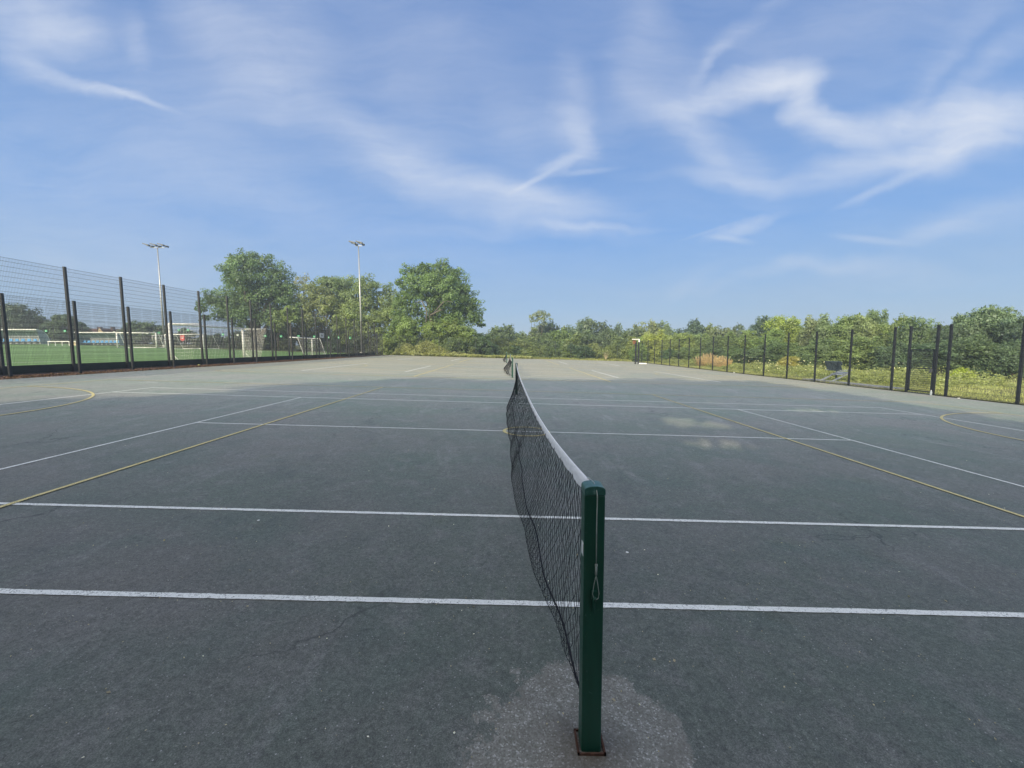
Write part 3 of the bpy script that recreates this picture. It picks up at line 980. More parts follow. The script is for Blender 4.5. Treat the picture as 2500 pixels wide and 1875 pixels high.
# ------------------------------------------------------------------ distant buildings
def house(x, y, w, d, h, rh, rz, label, wall, roof, gable_front=False):
    t = empty('house', (x, y, G(x, y)), rz, label, 'house')
    MB().box((0, 0, h / 2), (w, d, h)).build('wall', wall, t)
    rf = MB(); o = .3
    if not gable_front:
        rf.v = [(-w / 2 - o, -d / 2 - o, h), (w / 2 + o, -d / 2 - o, h), (w / 2 + o, d / 2 + o, h), (-w / 2 - o, d / 2 + o, h), (-w / 2 - o, 0, h + rh), (w / 2 + o, 0, h + rh)]
        rf.f = [(0, 1, 5, 4), (2, 3, 4, 5), (1, 2, 5), (3, 0, 4), (3, 2, 1, 0)]
    else:
        rf.v = [(-w / 2, -d / 2, h), (w / 2, -d / 2, h), (w / 2, d / 2, h), (-w / 2, d / 2, h), (0, -d / 2, h + rh), (0, d / 2, h + rh)]
        rf.f = [(0, 4, 5, 3), (1, 2, 5, 4), (2, 3, 5)]
        g = MB(); g.v = [(-w / 2, -d / 2 - .01, h), (w / 2, -d / 2 - .01, h), (0, -d / 2 - .01, h + rh)]; g.f = [(0, 1, 2)]
        g.build('gable', wall, t)
    r = rf.build('roof', roof, t)
    MB().box((w * .25, 0, h + rh * .9), (.7, .7, 1.2)).build('chimney', roof, r)
    for i in range(max(1, int(w / 3.2))):
        xx = -w / 2 + (i + .5) * w / max(1, int(w / 3.2))
        wn = MB().box((xx, -d / 2 - .03, h * .62), (1.3, .06, 1.1)).build('window', M['glass_dark'], t)
    return t


def pxz(u, v, Y):
    p = at(u, v, Y); return p


for (u, vt, ve, Y, w, d, rh, lab, wall, gf) in (
        (234, 804, 817, 118, 5.6, 7, 1.7, 'distant house with a long brown tiled roof above the pitch fence', 'wall_grey', False),
        (271, 804, 817, 112, 2.6, 6, 1.6, 'distant house with a cream gable end, right of the long brown roof', 'render', True),
        (296, 805, 816, 114, 4.8, 6, 1.4, 'distant house with a brown roof just right of the cream gable', 'wall_grey', False)):
    p = at(u, ve, Y); base = G(p[0], p[1])
    house(p[0], p[1], w, d, max(1.5, p[2] - base), rh, 0, lab, M[wall], M['roof'], gf)
p = at(99, 794, 100)
bb = empty('building', (p[0], p[1], G(p[0], p[1])), .1, 'flat-roofed grey building between the left trees', 'building')
MB().box((0, 0, (p[2] - G(p[0], p[1])) / 2), (3.0, 4, p[2] - G(p[0], p[1]))).build('wall', M['wall_grey'], bb)
MB().box((0, 0, p[2] - G(p[0], p[1]) + .1), (3.3, 4.3, .2)).build('roof', M['wall_white'], bb)
MB().box((0, -2.03, 2.2), (1.8, .06, 1.)).build('window', M['glass_dark'], bb)
p = at(122, 784, 112)
bb = empty('building', (p[0], p[1], G(p[0], p[1])), .1, 'white block showing between the two left trees', 'building')
MB().box((0, 0, (p[2] - G(p[0], p[1])) / 2), (2.6, 4, p[2] - G(p[0], p[1]))).build('wall', M['wall_white'], bb)
MB().box((0, 0, p[2] - G(p[0], p[1]) + .1), (2.8, 4.3, .2)).build('roof', M['wall_grey'], bb)
for z in (3.6, 5.2): MB().box((0, -2.03, z), (1.9, .06, .6)).build('window', M['glass_dark'], bb)

# ------------------------------------------------------------------ trees
def leaf_mesh(name, C, N, S, tone):
    """C centres, N normals, S sizes: a pointed quad per leaf clump"""
    n = len(C)
    r = RNG.normal(size=(n, 3)); t = np.cross(N, r); t /= np.linalg.norm(t, axis=1)[:, None] + 1e-9
    b = np.cross(N, t)
    S = S[:, None]
    asp = RNG.uniform(.45, .8, (n, 1))
    V = np.empty((n, 4, 3))
    V[:, 0] = C - t * S * .5; V[:, 1] = C - b * S * .5 * asp + t * S * .05
    V[:, 2] = C + t * S * .5; V[:, 3] = C + b * S * .5 * asp + N * S * .12
    Fq = np.arange(n * 4).reshape(n, 4)
    return np_mesh(name, V.reshape(-1, 3), Fq, M['leaf'], tone)


def crown_pts(lobes, n, size, sub=.27, jit=.10, inner=.18, flat=.85, dens=1.0):
    lobes = np.array(lobes, float)
    w = lobes[:, 3] ** 2; w /= w.sum()
    # clumps on every lobe's surface
    cl = []
    for L in lobes:
        k = max(6, int(24 * dens * (L[3] / lobes[:, 3].mean()) ** 2))
        d = RNG.normal(size=(k, 3)); d[:, 2] += .25; d /= np.linalg.norm(d, axis=1)[:, None]
        rr = L[3] * RNG.uniform(.62, 1.0, k)
        c = L[:3] + d * rr[:, None] * np.array([1, 1, flat])
        for i in range(k): cl.append((*c[i], L[3] * sub * RNG.uniform(.7, 1.35), RNG.uniform(0, 1), *d[i]))
    cl = np.array(cl)
    wc = cl[:, 3] ** 2; wc /= wc.sum()
    idx = RNG.choice(len(cl), int(n * (1 - inner)), p=wc)
    k = len(idx)
    d = RNG.normal(size=(k, 3)); d /= np.linalg.norm(d, axis=1)[:, None]
    rad = cl[idx, 3] * RNG.uniform(.55, 1.08, k)
    C = cl[idx, :3] + d * rad[:, None] * np.array([1, 1, .7])
    N = d * .8 + cl[idx, 5:8] * .5 + RNG.normal(size=(k, 3)) * .45 + np.array([0, 0, .35])
    tone = np.clip(cl[idx, 4] * .75 + RNG.uniform(-.15, .35, k), 0, 1)
    S = size * RNG.uniform(.6, 1.35, k)
    ki = n - k
    li = RNG.choice(len(lobes), ki, p=w)
    d2 = RNG.normal(size=(ki, 3)); d2 /= np.linalg.norm(d2, axis=1)[:, None]
    C2 = lobes[li, :3] + d2 * (lobes[li, 3] * RNG.uniform(.2, .75, ki))[:, None] * np.array([1, 1, flat])
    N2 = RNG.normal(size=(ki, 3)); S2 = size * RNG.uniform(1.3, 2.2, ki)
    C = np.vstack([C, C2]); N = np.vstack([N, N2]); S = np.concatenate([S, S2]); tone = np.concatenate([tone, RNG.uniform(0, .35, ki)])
    N /= np.linalg.norm(N, axis=1)[:, None] + 1e-9
    return C, N, S, tone


def crown_mesh(name, lobes, n, size, **k): return leaf_mesh(name, *crown_pts(lobes, n, size, **k))


def limbs(mb, base, tips, r0, rnd, split=.35):
    base = Vector(base)
    top = Vector((0, 0, 0))
    for tip in tips:
        tip = Vector(tip)
        a = base.lerp(tip, split); a.x = base.x + (tip.x - base.x) * split * .35; a.y = base.y + (tip.y - base.y) * split * .35
        m = a.lerp(tip, .5) + Vector((rnd.uniform(-.06, .06), rnd.uniform(-.06, .06), .04)) * (tip - base).length
        mb.tube([base, a, m, tip], [r0, r0 * .75, r0 * .38, r0 * .10], 7)
    return mb


def tree_px(label, name, lobes_px, Y, col, n, size, base_u, trunk_r=.35, group=None, tips=6, depth_jit=.5, base_z=None, thing_cat='tree', **k):
    """tree whose crown lobes are given where the photo shows them, built at depth Y in metres around its real base"""
    rnd = random.Random(len(label))
    b = at(base_u, 860, Y); bz = G(b[0], Y) if base_z is None else base_z
    base = np.array([b[0], Y, bz])
    L = []
    for u, v, r in lobes_px:
        c = at(u, v, Y); rr = r / F * (Y - CY)
        L.append((c[0] - base[0], rnd.uniform(-1, 1) * depth_jit * rr, c[2] - bz, rr))
    t = empty(name, tuple(base), 0, label, thing_cat, group)
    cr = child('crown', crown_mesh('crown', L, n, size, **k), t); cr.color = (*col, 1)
    tp = sorted(L, key=lambda q: -q[3])[:tips]
    mb = limbs(MB(), (0, 0, -.3), [(q[0], q[1], q[2]) for q in tp], trunk_r, rnd)
    mb.build('trunk', M['bark'], t, smooth_=True)
    return t


GREEN = (.085, .125, .050); OAK = (.080, .130, .048); OLIVE = (.150, .160, .065); YEL = (.118, .172, .062); DARK = (.050, .085, .042); BLUE = (.075, .115, .075); PALE = (.16, .19, .10)
T1 = [(600, 640, 33), (637, 640, 33), (572, 636, 20), (668, 668, 38), (610, 680, 50), (562, 685, 30), (695, 705, 32), (640, 725, 55), (565, 735, 45), (522, 735, 30), (705, 745, 33),
      (489, 752, 20), (600, 768, 42), (660, 775, 40), (540, 770, 26), (722, 765, 22), (585, 795, 16), (500, 775, 16), (700, 790, 26)]
tree_px('largest broad dark green tree left of centre, above the big goal', 'broadleaf_tree', T1, 74, (.072, .118, .052), 32000, .30, 628, .5, tips=9)
tree_px('thin pale half-bare tree between the broad tree and the olive one', 'broadleaf_tree', [(738, 690, 20), (722, 712, 18), (755, 708, 18), (748, 672, 10), (730, 735, 22)], 84, (.17, .185, .12), 1500, .35, 740, .22, tips=5, inner=.0)
tree_px('olive brown leafed tree right of the thin pale tree', 'broadleaf_tree', [(772, 722, 34), (752, 755, 32), (795, 740, 38), (815, 775, 44), (770, 790, 36), (740, 790, 28), (728, 765, 20)], 76, (.125, .155, .070), 13000, .29, 785, .3)
tree_px('round-topped green tree left of the right floodlight mast', 'broadleaf_tree', [(812, 698, 34), (793, 690, 24), (842, 704, 28), (825, 735, 42), (850, 752, 36)], 80, (.10, .145, .07), 10000, .29, 820, .3)
tree_px('green tree standing behind the right floodlight mast', 'broadleaf_tree', [(864, 696, 30), (905, 700, 32), (945, 716, 30), (968, 738, 26), (830, 700, 28), (880, 735, 44), (920, 750, 42), (955, 755, 26)], 80, (.115, .16, .07), 12000, .29, 890, .3)
tree_px('yellow-green bushy tree at the foot of the right floodlight mast', 'broadleaf_tree', [(860, 770, 40), (900, 800, 40), (945, 780, 36), (975, 775, 24), (870, 820, 32), (925, 830, 32), (840, 800, 34), (965, 815, 26)], 73, (.115, .155, .06), 15000, .28, 900, .25)
T4 = [(975, 690, 22), (1008, 670, 28), (1032, 652, 20), (1045, 668, 30), (1078, 658, 28), (1108, 680, 34), (1030, 705, 42), (1085, 712, 52), (1130, 715, 32), (1150, 748, 34), (1163, 778, 24), (1120, 768, 42),
      (1060, 745, 35), (990, 718, 25), (1174, 792, 14), (985, 742, 26), (1100, 790, 34), (1010, 758, 28), (1035, 785, 32), (1070, 790, 32), (970, 768, 24)]
tree_px('tall spreading oak with bare limbs showing, at the right end of the left trees', 'oak_tree', T4, 70, OAK, 32000, .28, 1062, .5, tips=8)
lm = MB()
for pts in ([(1040, 790), (1042, 760), (1030, 735), (1015, 738)], [(1055, 795), (1062, 760), (1085, 735), (1105, 737)], [(1050, 770), (1075, 757), (1080, 757)]):
    lm.tube([tuple(np.array(at(u, v, 65.5)) - np.array(bpy.data.objects['oak_tree'].location)) for u, v in pts], [.13, .11, .09, .05][:len(pts)], 7)
lm.build('bare_limb', simple('pale_bark', (.13, .115, .09), .9, var=.3, scale=4), bpy.data.objects['oak_tree'], smooth_=True)

def bush(u, v, r, Y, col, label, n=5500, size=.23, name='bush', cat='bush', sq=1., base_z=None, group=None, sub=.32):
    rnd = random.Random(int(u * 7 + v))
    L = [(u, v, r * .72), (u - r * .45, v + r * .3, r * .5), (u + r * .45, v + r * .25, r * .5), (u + r * .1, v + r * .7, r * .6), (u - r * .3, v + r * .75, r * .55), (u + r * .5, v + r * .75, r * .5)]
    return tree_px(label, name, L, Y, col, n, size, u, .08, group, 4, .8, base_z, cat, sub=sub)


U = [(985, 785, 38, 68, (.09, .14, .055)), (1000, 800, 36, 66, YEL), (1022, 838, 34, 65.5, DARK), (1060, 808, 36, 66, (.12, .17, .058)), (1097, 792, 32, 67, (.13, .18, .06)), (1135, 815, 36, 67, (.115, .165, .058)),
     (1165, 832, 28, 67, DARK), (1110, 842, 34, 65.5, (.09, .13, .05)), (1062, 846, 28, 65, (.13, .17, .05)), (960, 815, 34, 67, YEL), (945, 845, 24, 65, (.12, .16, .05)), (985, 850, 20, 64.5, (.12, .15, .07)),
     (1150, 858, 18, 66, (.1, .13, .06)), (1195, 850, 24, 68, DARK)]
for i, (u, v, r, Y, c) in enumerate(U):
    bush(u, v, r, Y, c, ('yellow-green' if c[0] > .11 else 'dark green') + ' bush beneath the oak, ' + ordn[i] + ' in that thicket', group='bushes beneath the oak')

# understory behind the pitch, under the big trees
k = 0
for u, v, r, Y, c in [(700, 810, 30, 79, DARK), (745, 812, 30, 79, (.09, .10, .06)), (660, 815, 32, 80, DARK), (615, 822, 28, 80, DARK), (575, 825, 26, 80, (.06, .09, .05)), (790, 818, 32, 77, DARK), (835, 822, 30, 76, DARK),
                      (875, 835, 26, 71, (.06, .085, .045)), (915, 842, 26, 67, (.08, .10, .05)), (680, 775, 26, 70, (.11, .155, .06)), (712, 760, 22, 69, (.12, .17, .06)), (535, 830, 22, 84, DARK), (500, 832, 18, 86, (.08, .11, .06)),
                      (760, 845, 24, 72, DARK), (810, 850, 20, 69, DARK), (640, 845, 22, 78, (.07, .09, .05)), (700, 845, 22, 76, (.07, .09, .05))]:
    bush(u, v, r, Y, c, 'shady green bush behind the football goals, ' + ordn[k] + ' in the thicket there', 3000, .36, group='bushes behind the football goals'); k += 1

# left background trees
tree_px('big dark tree at the left edge behind the dugout', 'broadleaf_tree', [(30, 765, 28), (65, 770, 30), (0, 780, 30), (95, 790, 24), (50, 800, 32), (-40, 770, 40), (100, 812, 20), (10, 815, 26), (75, 822, 18)], 92, (.055, .085, .055), 11000, .42, 50, .4)
tree_px('rounded tree right of the big dark left tree, above the grey building', 'broadleaf_tree', [(150, 785, 22), (170, 790, 24), (130, 800, 18), (190, 805, 20), (160, 820, 26), (200, 825, 14), (140, 832, 16), (185, 835, 16)], 90, (.065, .10, .06), 8000, .42, 160, .35)
tree_px('wide low tree behind the left floodlight mast', 'broadleaf_tree', [(330, 800, 18), (350, 798, 16), (372, 800, 18), (395, 806, 16), (320, 815, 18), (360, 820, 24), (400, 825, 18), (340, 832, 18)], 104, (.07, .11, .06), 7000, .42, 360, .3)
tree_px('small tree showing above the dark-netted goal', 'broadleaf_tree', [(452, 812, 12), (465, 815, 12), (440, 822, 12), (455, 828, 14)], 110, (.07, .11, .06), 2200, .42, 455, .2)
for i, (u, v, r) in enumerate([(60, 832, 14), (100, 836, 14), (215, 832, 12), (255, 834, 12), (300, 832, 14), (425, 832, 14), (480, 834, 12), (20, 834, 12), (140, 840, 10), (180, 840, 12), (335, 838, 10), (385, 838, 10)]):
    bush(u, v, r, 96, (.055, .08, .05), 'low dark hedge bush behind the pitch fence, ' + ordn[i] + ' of that hedge', 1500, .42, group='low hedge bushes behind the pitch')

# generic crowns for the tree lines
protoN = []
for s in range(7):
    rnd = random.Random(50 + s)
    L = []
    for i in range(11):
        a = i * 2.4 + rnd.uniform(-.3, .3); q = rnd.uniform(.12, .36); z = rnd.uniform(.25, .84)
        w = math.sqrt(max(.15, 1.0 - ((z - .42) / .58) ** 2))
        L.append((math.cos(a) * q * w, math.sin(a) * q * w, z, rnd.uniform(.14, .21)))
    L += [(rnd.uniform(-.18, .18), rnd.uniform(-.18, .18), .87, .13), (rnd.uniform(-.25, .25), rnd.uniform(-.2, .2), .82, .12), (0, 0, .55, .30), (.2, .1, .35, .24), (-.2, -.1, .35, .24), (rnd.uniform(-.2, .2), 0, .16, .2), (-.25, .1, .14, .16), (.25, -.1, .14, .16)]
    tb = limbs(MB(), (0, 0, -.05), [(q[0], q[1], q[2]) for q in L[:5]], .022, rnd)
    protoN.append((L, tb.mesh('trunk', M['bark'])))
crown_cache = {}


def line_tree(u, vt, hw, Y, col, label, group, near=False, name='broadleaf_tree', base_drop=0., cat='tree'):
    i = len(crown_cache.setdefault('n', []))
    crown_cache['n'].append(1)
    s = (i * 5) % 7
    key = (s, near)
    if key not in crown_cache:
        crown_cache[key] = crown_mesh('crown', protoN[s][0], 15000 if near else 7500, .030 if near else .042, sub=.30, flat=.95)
    p = at(u, vt, Y); bz = G(p[0], Y) - base_drop
    h = (p[2] - bz) / 1.0
    w = hw / F * (Y - CY) * 2 / .92 * (1.12 if near else 1.38)
    t = empty(name, (p[0], Y, bz), 0, label, cat, group)
    rz = (i * 2.399) % (2 * PI)
    sc = (w, w * .95, h)
    c = child('crown', crown_cache[key], t, rot=(0, 0, rz), scale=sc); c.color = (*col, 1)
    child('trunk', protoN[s][1], t, rot=(0, 0, rz), scale=sc)
    return t


cn = {}


def cname(c):
    if c[0] > .135: return 'yellow-green'
    if c[2] > .068 and c[0] < .1: return 'blue-green'
    if c[1] < .105: return 'dark green'
    return 'mid green'


FAR = [  # u, top v, half width, depth, colour
    (1205, 798, 34, 100, (.08, .115, .055)), (1240, 793, 30, 98, (.075, .11, .055)), (1275, 812, 24, 104, GREEN), (1340, 788, 26, 108, (.05, .08, .05)), (1372, 796, 24, 100, GREEN), (1315, 803, 28, 98, (.09, .12, .055)),
    (1425, 776, 32, 106, (.085, .12, .065)), (1408, 790, 22, 100, BLUE), (1475, 784, 34, 108, (.07, .10, .065)), (1500, 792, 22, 104, BLUE), (1538, 803, 26, 100, (.085, .12, .07)), (1560, 790, 20, 108, PALE),
    (1590, 785, 28, 98, (.13, .16, .08)), (1615, 786, 22, 100, (.10, .14, .07)), (1640, 802, 24, 90, (.09, .13, .07)), (1692, 779, 32, 92, (.06, .095, .07)), (1740, 793, 26, 90, (.12, .16, .07)), (1770, 803, 26, 84, (.10, .13, .07)),
    (1808, 790, 24, 84, (.07, .10, .065)),
    (1190, 822, 26, 84, YEL), (1225, 825, 28, 82, (.14, .17, .06)), (1262, 828, 26, 84, (.12, .155, .06)), (1298, 822, 28, 86, (.10, .14, .06)), (1335, 815, 28, 84, (.075, .11, .05)), (1370, 808, 30, 86, (.10, .15, .055)),
    (1402, 812, 26, 82, (.11, .15, .06)), (1440, 808, 30, 84, (.08, .115, .06)), (1478, 805, 30, 84, (.07, .10, .06)), (1515, 812, 28, 82, (.09, .125, .06)), (1550, 822, 24, 78, (.14, .175, .06)),
    (1200, 846, 24, 74, DARK), (1232, 850, 22, 73, (.10, .14, .055)), (1262, 845, 22, 75, DARK), (1290, 852, 20, 72, (.12, .155, .06)), (1318, 846, 22, 74, (.11, .145, .06)), (1345, 850, 20, 72, (.08, .115, .05)), (1372, 848, 22, 73, (.10, .14, .055)),
    (1400, 842, 22, 74, DARK), (1428, 848, 20, 72, DARK), (1452, 838, 24, 76, (.13, .16, .065)), (1480, 846, 22, 73, (.13, .165, .06)), (1510, 838, 24, 74, (.10, .135, .06)), (1538, 846, 20, 72, (.13, .165, .055)), (1565, 850, 18, 70, YEL), (1488, 862, 18, 69, (.13, .16, .06)), (1215, 862, 18, 70, (.13, .16, .06)), (1300, 865, 16, 69, (.12, .16, .06)), (1390, 866, 16, 69, (.12, .16, .06))]
for i, (u, v, hw, Y, c) in enumerate(FAR):
    v -= 6 if i < 19 else 5
    if i < 19: line_tree(u, v, hw * 1.1, Y, c, cname(c) + ' tree, ' + ordn[i] + ' from left in the back row of the far tree line', 'back row of the distant tree line')
    elif i < 30: line_tree(u, v, hw, Y, c, cname(c) + ' tree, ' + ordn[i - 19] + ' from left in the middle of the far tree line', 'middle row of the distant tree line')
    else: line_tree(u, v, hw, Y, c, cname(c) + ' bush just beyond the far court fence, ' + ordn[i - 30] + ' from the left', 'bushes beyond the far court fence', name='bush', cat='bush')
tree_px('slender pale tree with an umbrella crown above the distant tree line', 'broadleaf_tree', [(1305, 776, 14), (1322, 768, 14), (1336, 775, 12), (1298, 780, 8), (1322, 785, 12), (1310, 795, 8), (1330, 795, 8)], 104, (.13, .165, .10), 1500, .34, 1312, .18, tips=6, inner=.0)
# bare pale sapling by the far fence
sp_ = empty('sapling', tuple(at(1479, 879, 66.5)), 0, 'bare pale sapling just beyond the far court fence', 'sapling')
mb = MB()
for k in range(11):
    a = -.5 + k * .1; mb.tube([(0, 0, 0), (a * .6, 0, .6), (a * 1.1, (k % 3 - 1) * .2, 1.1 + .25 * (k % 3))], [.04, .025, .01], 4)
mb.build('branches', simple('bleached_wood', (.42, .36, .22), .9), sp_)

RIGHT = [
    (1570, 815, 24, 74, YEL), (1600, 803, 34, 72, (.17, .205, .06)), (1632, 812, 26, 70, (.14, .18, .06)), (1560, 838, 22, 66, YEL), (1655, 812, 28, 70, (.12, .16, .065)), (1690, 812, 30, 68, (.13, .17, .06)), (1722, 810, 30, 66, (.10, .14, .06)),
    (1755, 818, 28, 62, (.08, .115, .055)), (1790, 808, 34, 60, (.09, .13, .055)), (1825, 800, 34, 58, (.11, .155, .06)), (1868, 766, 42, 66, (.055, .085, .065)), (1910, 772, 46, 56, (.14, .185, .055)), (1945, 774, 38, 56, (.13, .175, .055)),
    (1880, 800, 40, 52, (.10, .15, .055)), (1990, 768, 40, 52, (.12, .15, .09)), (2030, 762, 46, 48, (.10, .14, .075)), (2075, 760, 46, 46, (.105, .15, .065)), (2120, 762, 42, 44, (.115, .15, .07)), (2150, 755, 34, 46, (.085, .125, .065)),
    (2190, 764, 44, 42, (.11, .15, .06)), (2235, 768, 44, 40, (.08, .12, .06)), (2285, 786, 44, 40, (.075, .11, .055)), (2330, 788, 40, 36, (.06, .09, .055)), (2350, 758, 36, 38, (.085, .125, .075)), (2390, 737, 58, 37, (.08, .12, .075)), (2430, 750, 42, 37, (.08, .12, .07)),
    (2470, 792, 40, 36, (.06, .09, .05)), (2505, 764, 46, 34, (.065, .10, .065)), (2560, 760, 60, 32, (.06, .09, .06)),
    # lower front row
    (1640, 850, 24, 62, DARK), (1670, 845, 26, 60, (.08, .115, .055)), (1700, 848, 26, 56, (.09, .125, .06)), (1745, 850, 30, 52, (.06, .09, .05)), (1800, 842, 36, 48, (.07, .105, .05)), (1850, 838, 40, 46, (.06, .09, .05)), (1905, 830, 44, 44, (.065, .10, .05)), (1955, 835, 42, 42, (.08, .115, .05)),
    (2010, 822, 52, 40, (.075, .11, .055)), (2070, 825, 50, 38, (.09, .125, .055)), (2125, 820, 52, 37, (.085, .12, .055)), (2180, 830, 48, 35, (.055, .085, .055)), (2240, 835, 52, 34, (.05, .08, .05)), (2300, 830, 52, 33, (.05, .08, .05)), (2360, 815, 60, 32, (.06, .09, .05)),
    (2420, 830, 56, 31, (.05, .08, .045)), (2485, 820, 60, 30, (.055, .085, .05)), (1925, 870, 24, 40, (.17, .17, .06)), (2348, 895, 26, 27, (.19, .23, .05))]
for i, (u, v, hw, Y, c) in enumerate(RIGHT):
    c = tuple(q * (1.2 if i < 29 else 1.45) for q in c)
    if i < 29: line_tree(u, v, hw, Y, c, cname(c) + ' tall tree beyond the right fence, ' + ordn[i % 26 if i < 26 else 28 - i] + (' from the far end' if i < 26 else ' from the right edge'), 'back row of trees beyond the right fence', True)
    elif i < 46: line_tree(u, v, hw, Y, c, cname(c) + ' bushy tree close beyond the right fence, ' + ordn[i - 29] + ' from the far end', 'front row of bushy trees beyond the right fence', True)
    else: line_tree(u, v, hw, Y, c, ['yellowish bush behind the reeds and the garden chair', 'bright lime green bush right of the gate'][i - 46], 'bright bushes beyond the right fence', True, 'bush', 0, 'bush')

# sheltering trees behind the photographer: they throw the big shadow over the near court
SHx, SHy = 1.0 / 2.14, 1.0
Yc = -9.0
outline = [(-19.5, 4), (-19.0, 8.2), (-18.8, 9.4), (-17.8, 10.8), (-17.4, 12.2), (-16.3, 12.9), (-13.6, 13.2), (-12, 12.6), (-9.9, 13.6), (-8, 14.2), (-6.4, 15.1), (-3.4, 14.6), (-1.4, 14.9), (.6, 13.6), (2.4, 12.4), (3.7, 10.2), (3.4, 8.2), (2.6, 6.8), (2.5, 4)]


def roof_h(x):
    for (a, ha), (b, hb) in zip(outline, outline[1:]):
        if a <= x <= b: return ha + (hb - ha) * (x - a) / (b - a + 1e-6)
    return 4


groups = [(-19, -15.2), (-15.2, -11.4), (-11.4, -7.6), (-7.6, -3.8), (-3.8, -.2), (-.2, 3.6)]
for gi, (xa, xb) in enumerate(groups):
    xc = (xa + xb) / 2; rnd = random.Random(gi)
    L = []
    x = xa
    while x < xb:
        h = roof_h(x) + rnd.uniform(-.4, .1)
        z = h - 1.2
        while z > 1.0:
            r = rnd.uniform(1.15, 1.6)
            L.append((x + rnd.uniform(-.4, .4) - xc, rnd.uniform(-1.4, 1.4), z, r)); z -= 1.15
        x += 1.15
    t = empty('broadleaf_tree', (xc, Yc, SL * xc), 0, 'leafy tree behind the photographer, ' + ordn[gi] + ' from the left in that row', 'tree', 'trees behind the photographer')
    C, N, S, tn = crown_pts(L, 16000, .42, inner=.45, sub=.45)
    Wx = C[:, 0] + xc; Wy = C[:, 1] + Yc; Hh = C[:, 2]
    gx = Wx + Hh * 1.0; gy = Wy + Hh * 2.14
    keep = np.ones(len(C), bool)
    for fx, fy, rx, ry in ((3.75, 7.5, .92, 1.15), (3.25, 5.15, .75, 1.0), (8.6, 10.2, 1.2, .85), (6.2, 11.6, .8, .6)):
        keep &= ((gx - fx) / rx) ** 2 + ((gy - fy) / ry) ** 2 > RNG.uniform(.8, 1.15, len(C))
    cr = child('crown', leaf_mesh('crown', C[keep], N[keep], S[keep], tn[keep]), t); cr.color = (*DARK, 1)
    limbs(MB(), (0, 0, -.3), [(q[0], q[1], q[2]) for q in L[::5]][:6], .25, rnd).build('trunk', M['bark'], t, smooth_=True)

# ------------------------------------------------------------------ ground cover
def scatter(name, regions, n, hfun, wid, col, tone_hi=1., lean=.35, zoff=0., kind='stuff'):
    """upright blades / stems as narrow quads"""
    P = []
    for (x0, x1, y0, y1, wgt) in regions:
        k = int(n * wgt)
        P.append(np.stack([RNG.uniform(x0, x1, k), RNG.uniform(y0, y1, k)], 1))
    P = np.vstack(P); k = len(P)
    Z = np.array([G(a, b) for a, b in P]) + zoff
    H = np.array([hfun(a, b) for a, b in P]) * RNG.uniform(.5, 1.15, k)
    keep = H > .02
    P, Z, H = P[keep], Z[keep], H[keep]; k = len(P)
    a = RNG.uniform(0, PI, k); dx = np.cos(a) * wid / 2; dy = np.sin(a) * wid / 2
    lx = RNG.normal(size=k) * lean * H * .5; ly = RNG.normal(size=k) * lean * H * .5
    V = np.empty((k, 4, 3))
    V[:, 0] = np.stack([P[:, 0] - dx, P[:, 1] - dy, Z], 1); V[:, 1] = np.stack([P[:, 0] + dx, P[:, 1] + dy, Z], 1)
    V[:, 2] = np.stack([P[:, 0] + dx * .3 + lx, P[:, 1] + dy * .3 + ly, Z + H], 1); V[:, 3] = np.stack([P[:, 0] - dx * .3 + lx, P[:, 1] - dy * .3 + ly, Z + H], 1)
    me = np_mesh(name, V.reshape(-1, 3), np.arange(k * 4).reshape(k, 4), M['leaf'], RNG.uniform(.1, 1, k))
    o = bpy.data.objects.new(name, me); COL.objects.link(o); o.color = (*col, 1)
    return o


def nz(x, y, s, seed=0): return mnoise.noise(Vector((x * s, y * s, seed)))


o = scatter('meadow_grass', [(19.5, 23, 8, 63, .5), (23, 34, 6, 63, .5)], 70000, lambda x, y: .09 + .12 * nz(x, y, .6) + (.06 if x > 23 else 0), .022, (.23, .255, .12))
tag(o, 'dry yellowish grass beyond the right fence', 'grass', kind='stuff')
def mound(name, x0, x1, y0, y1, n, hf, size, col):
    x = RNG.uniform(x0, x1, n); y = RNG.uniform(y0, y1, n)
    h = np.array([max(0, hf(a, b)) for a, b in zip(x, y)])
    z = np.array([G(a, b) for a, b in zip(x, y)]) + h * RNG.uniform(0, 1, n) ** .5
    keep = h > .05
    C = np.stack([x, y, z], 1)[keep]; k = len(C)
    N = RNG.normal(size=(k, 3)) * .7 + np.array([-.3, -.4, .6]); N /= np.linalg.norm(N, axis=1)[:, None]
    tn = np.array([.5 + .9 * nz(a, b, 1.3, 21) for a, b in C[:, :2]]) + RNG.uniform(-.3, .3, k)
    me = leaf_mesh(name, C, N, size * RNG.uniform(.6, 1.4, k), np.clip(tn, 0, 1))
    o = bpy.data.objects.new(name, me); COL.objects.link(o); o.color = (*col, 1)
    return o


def rag(x, y, s=.5): return .5 + .9 * nz(x, y, s, 4) + .35 * nz(x, y, 2.2, 6)


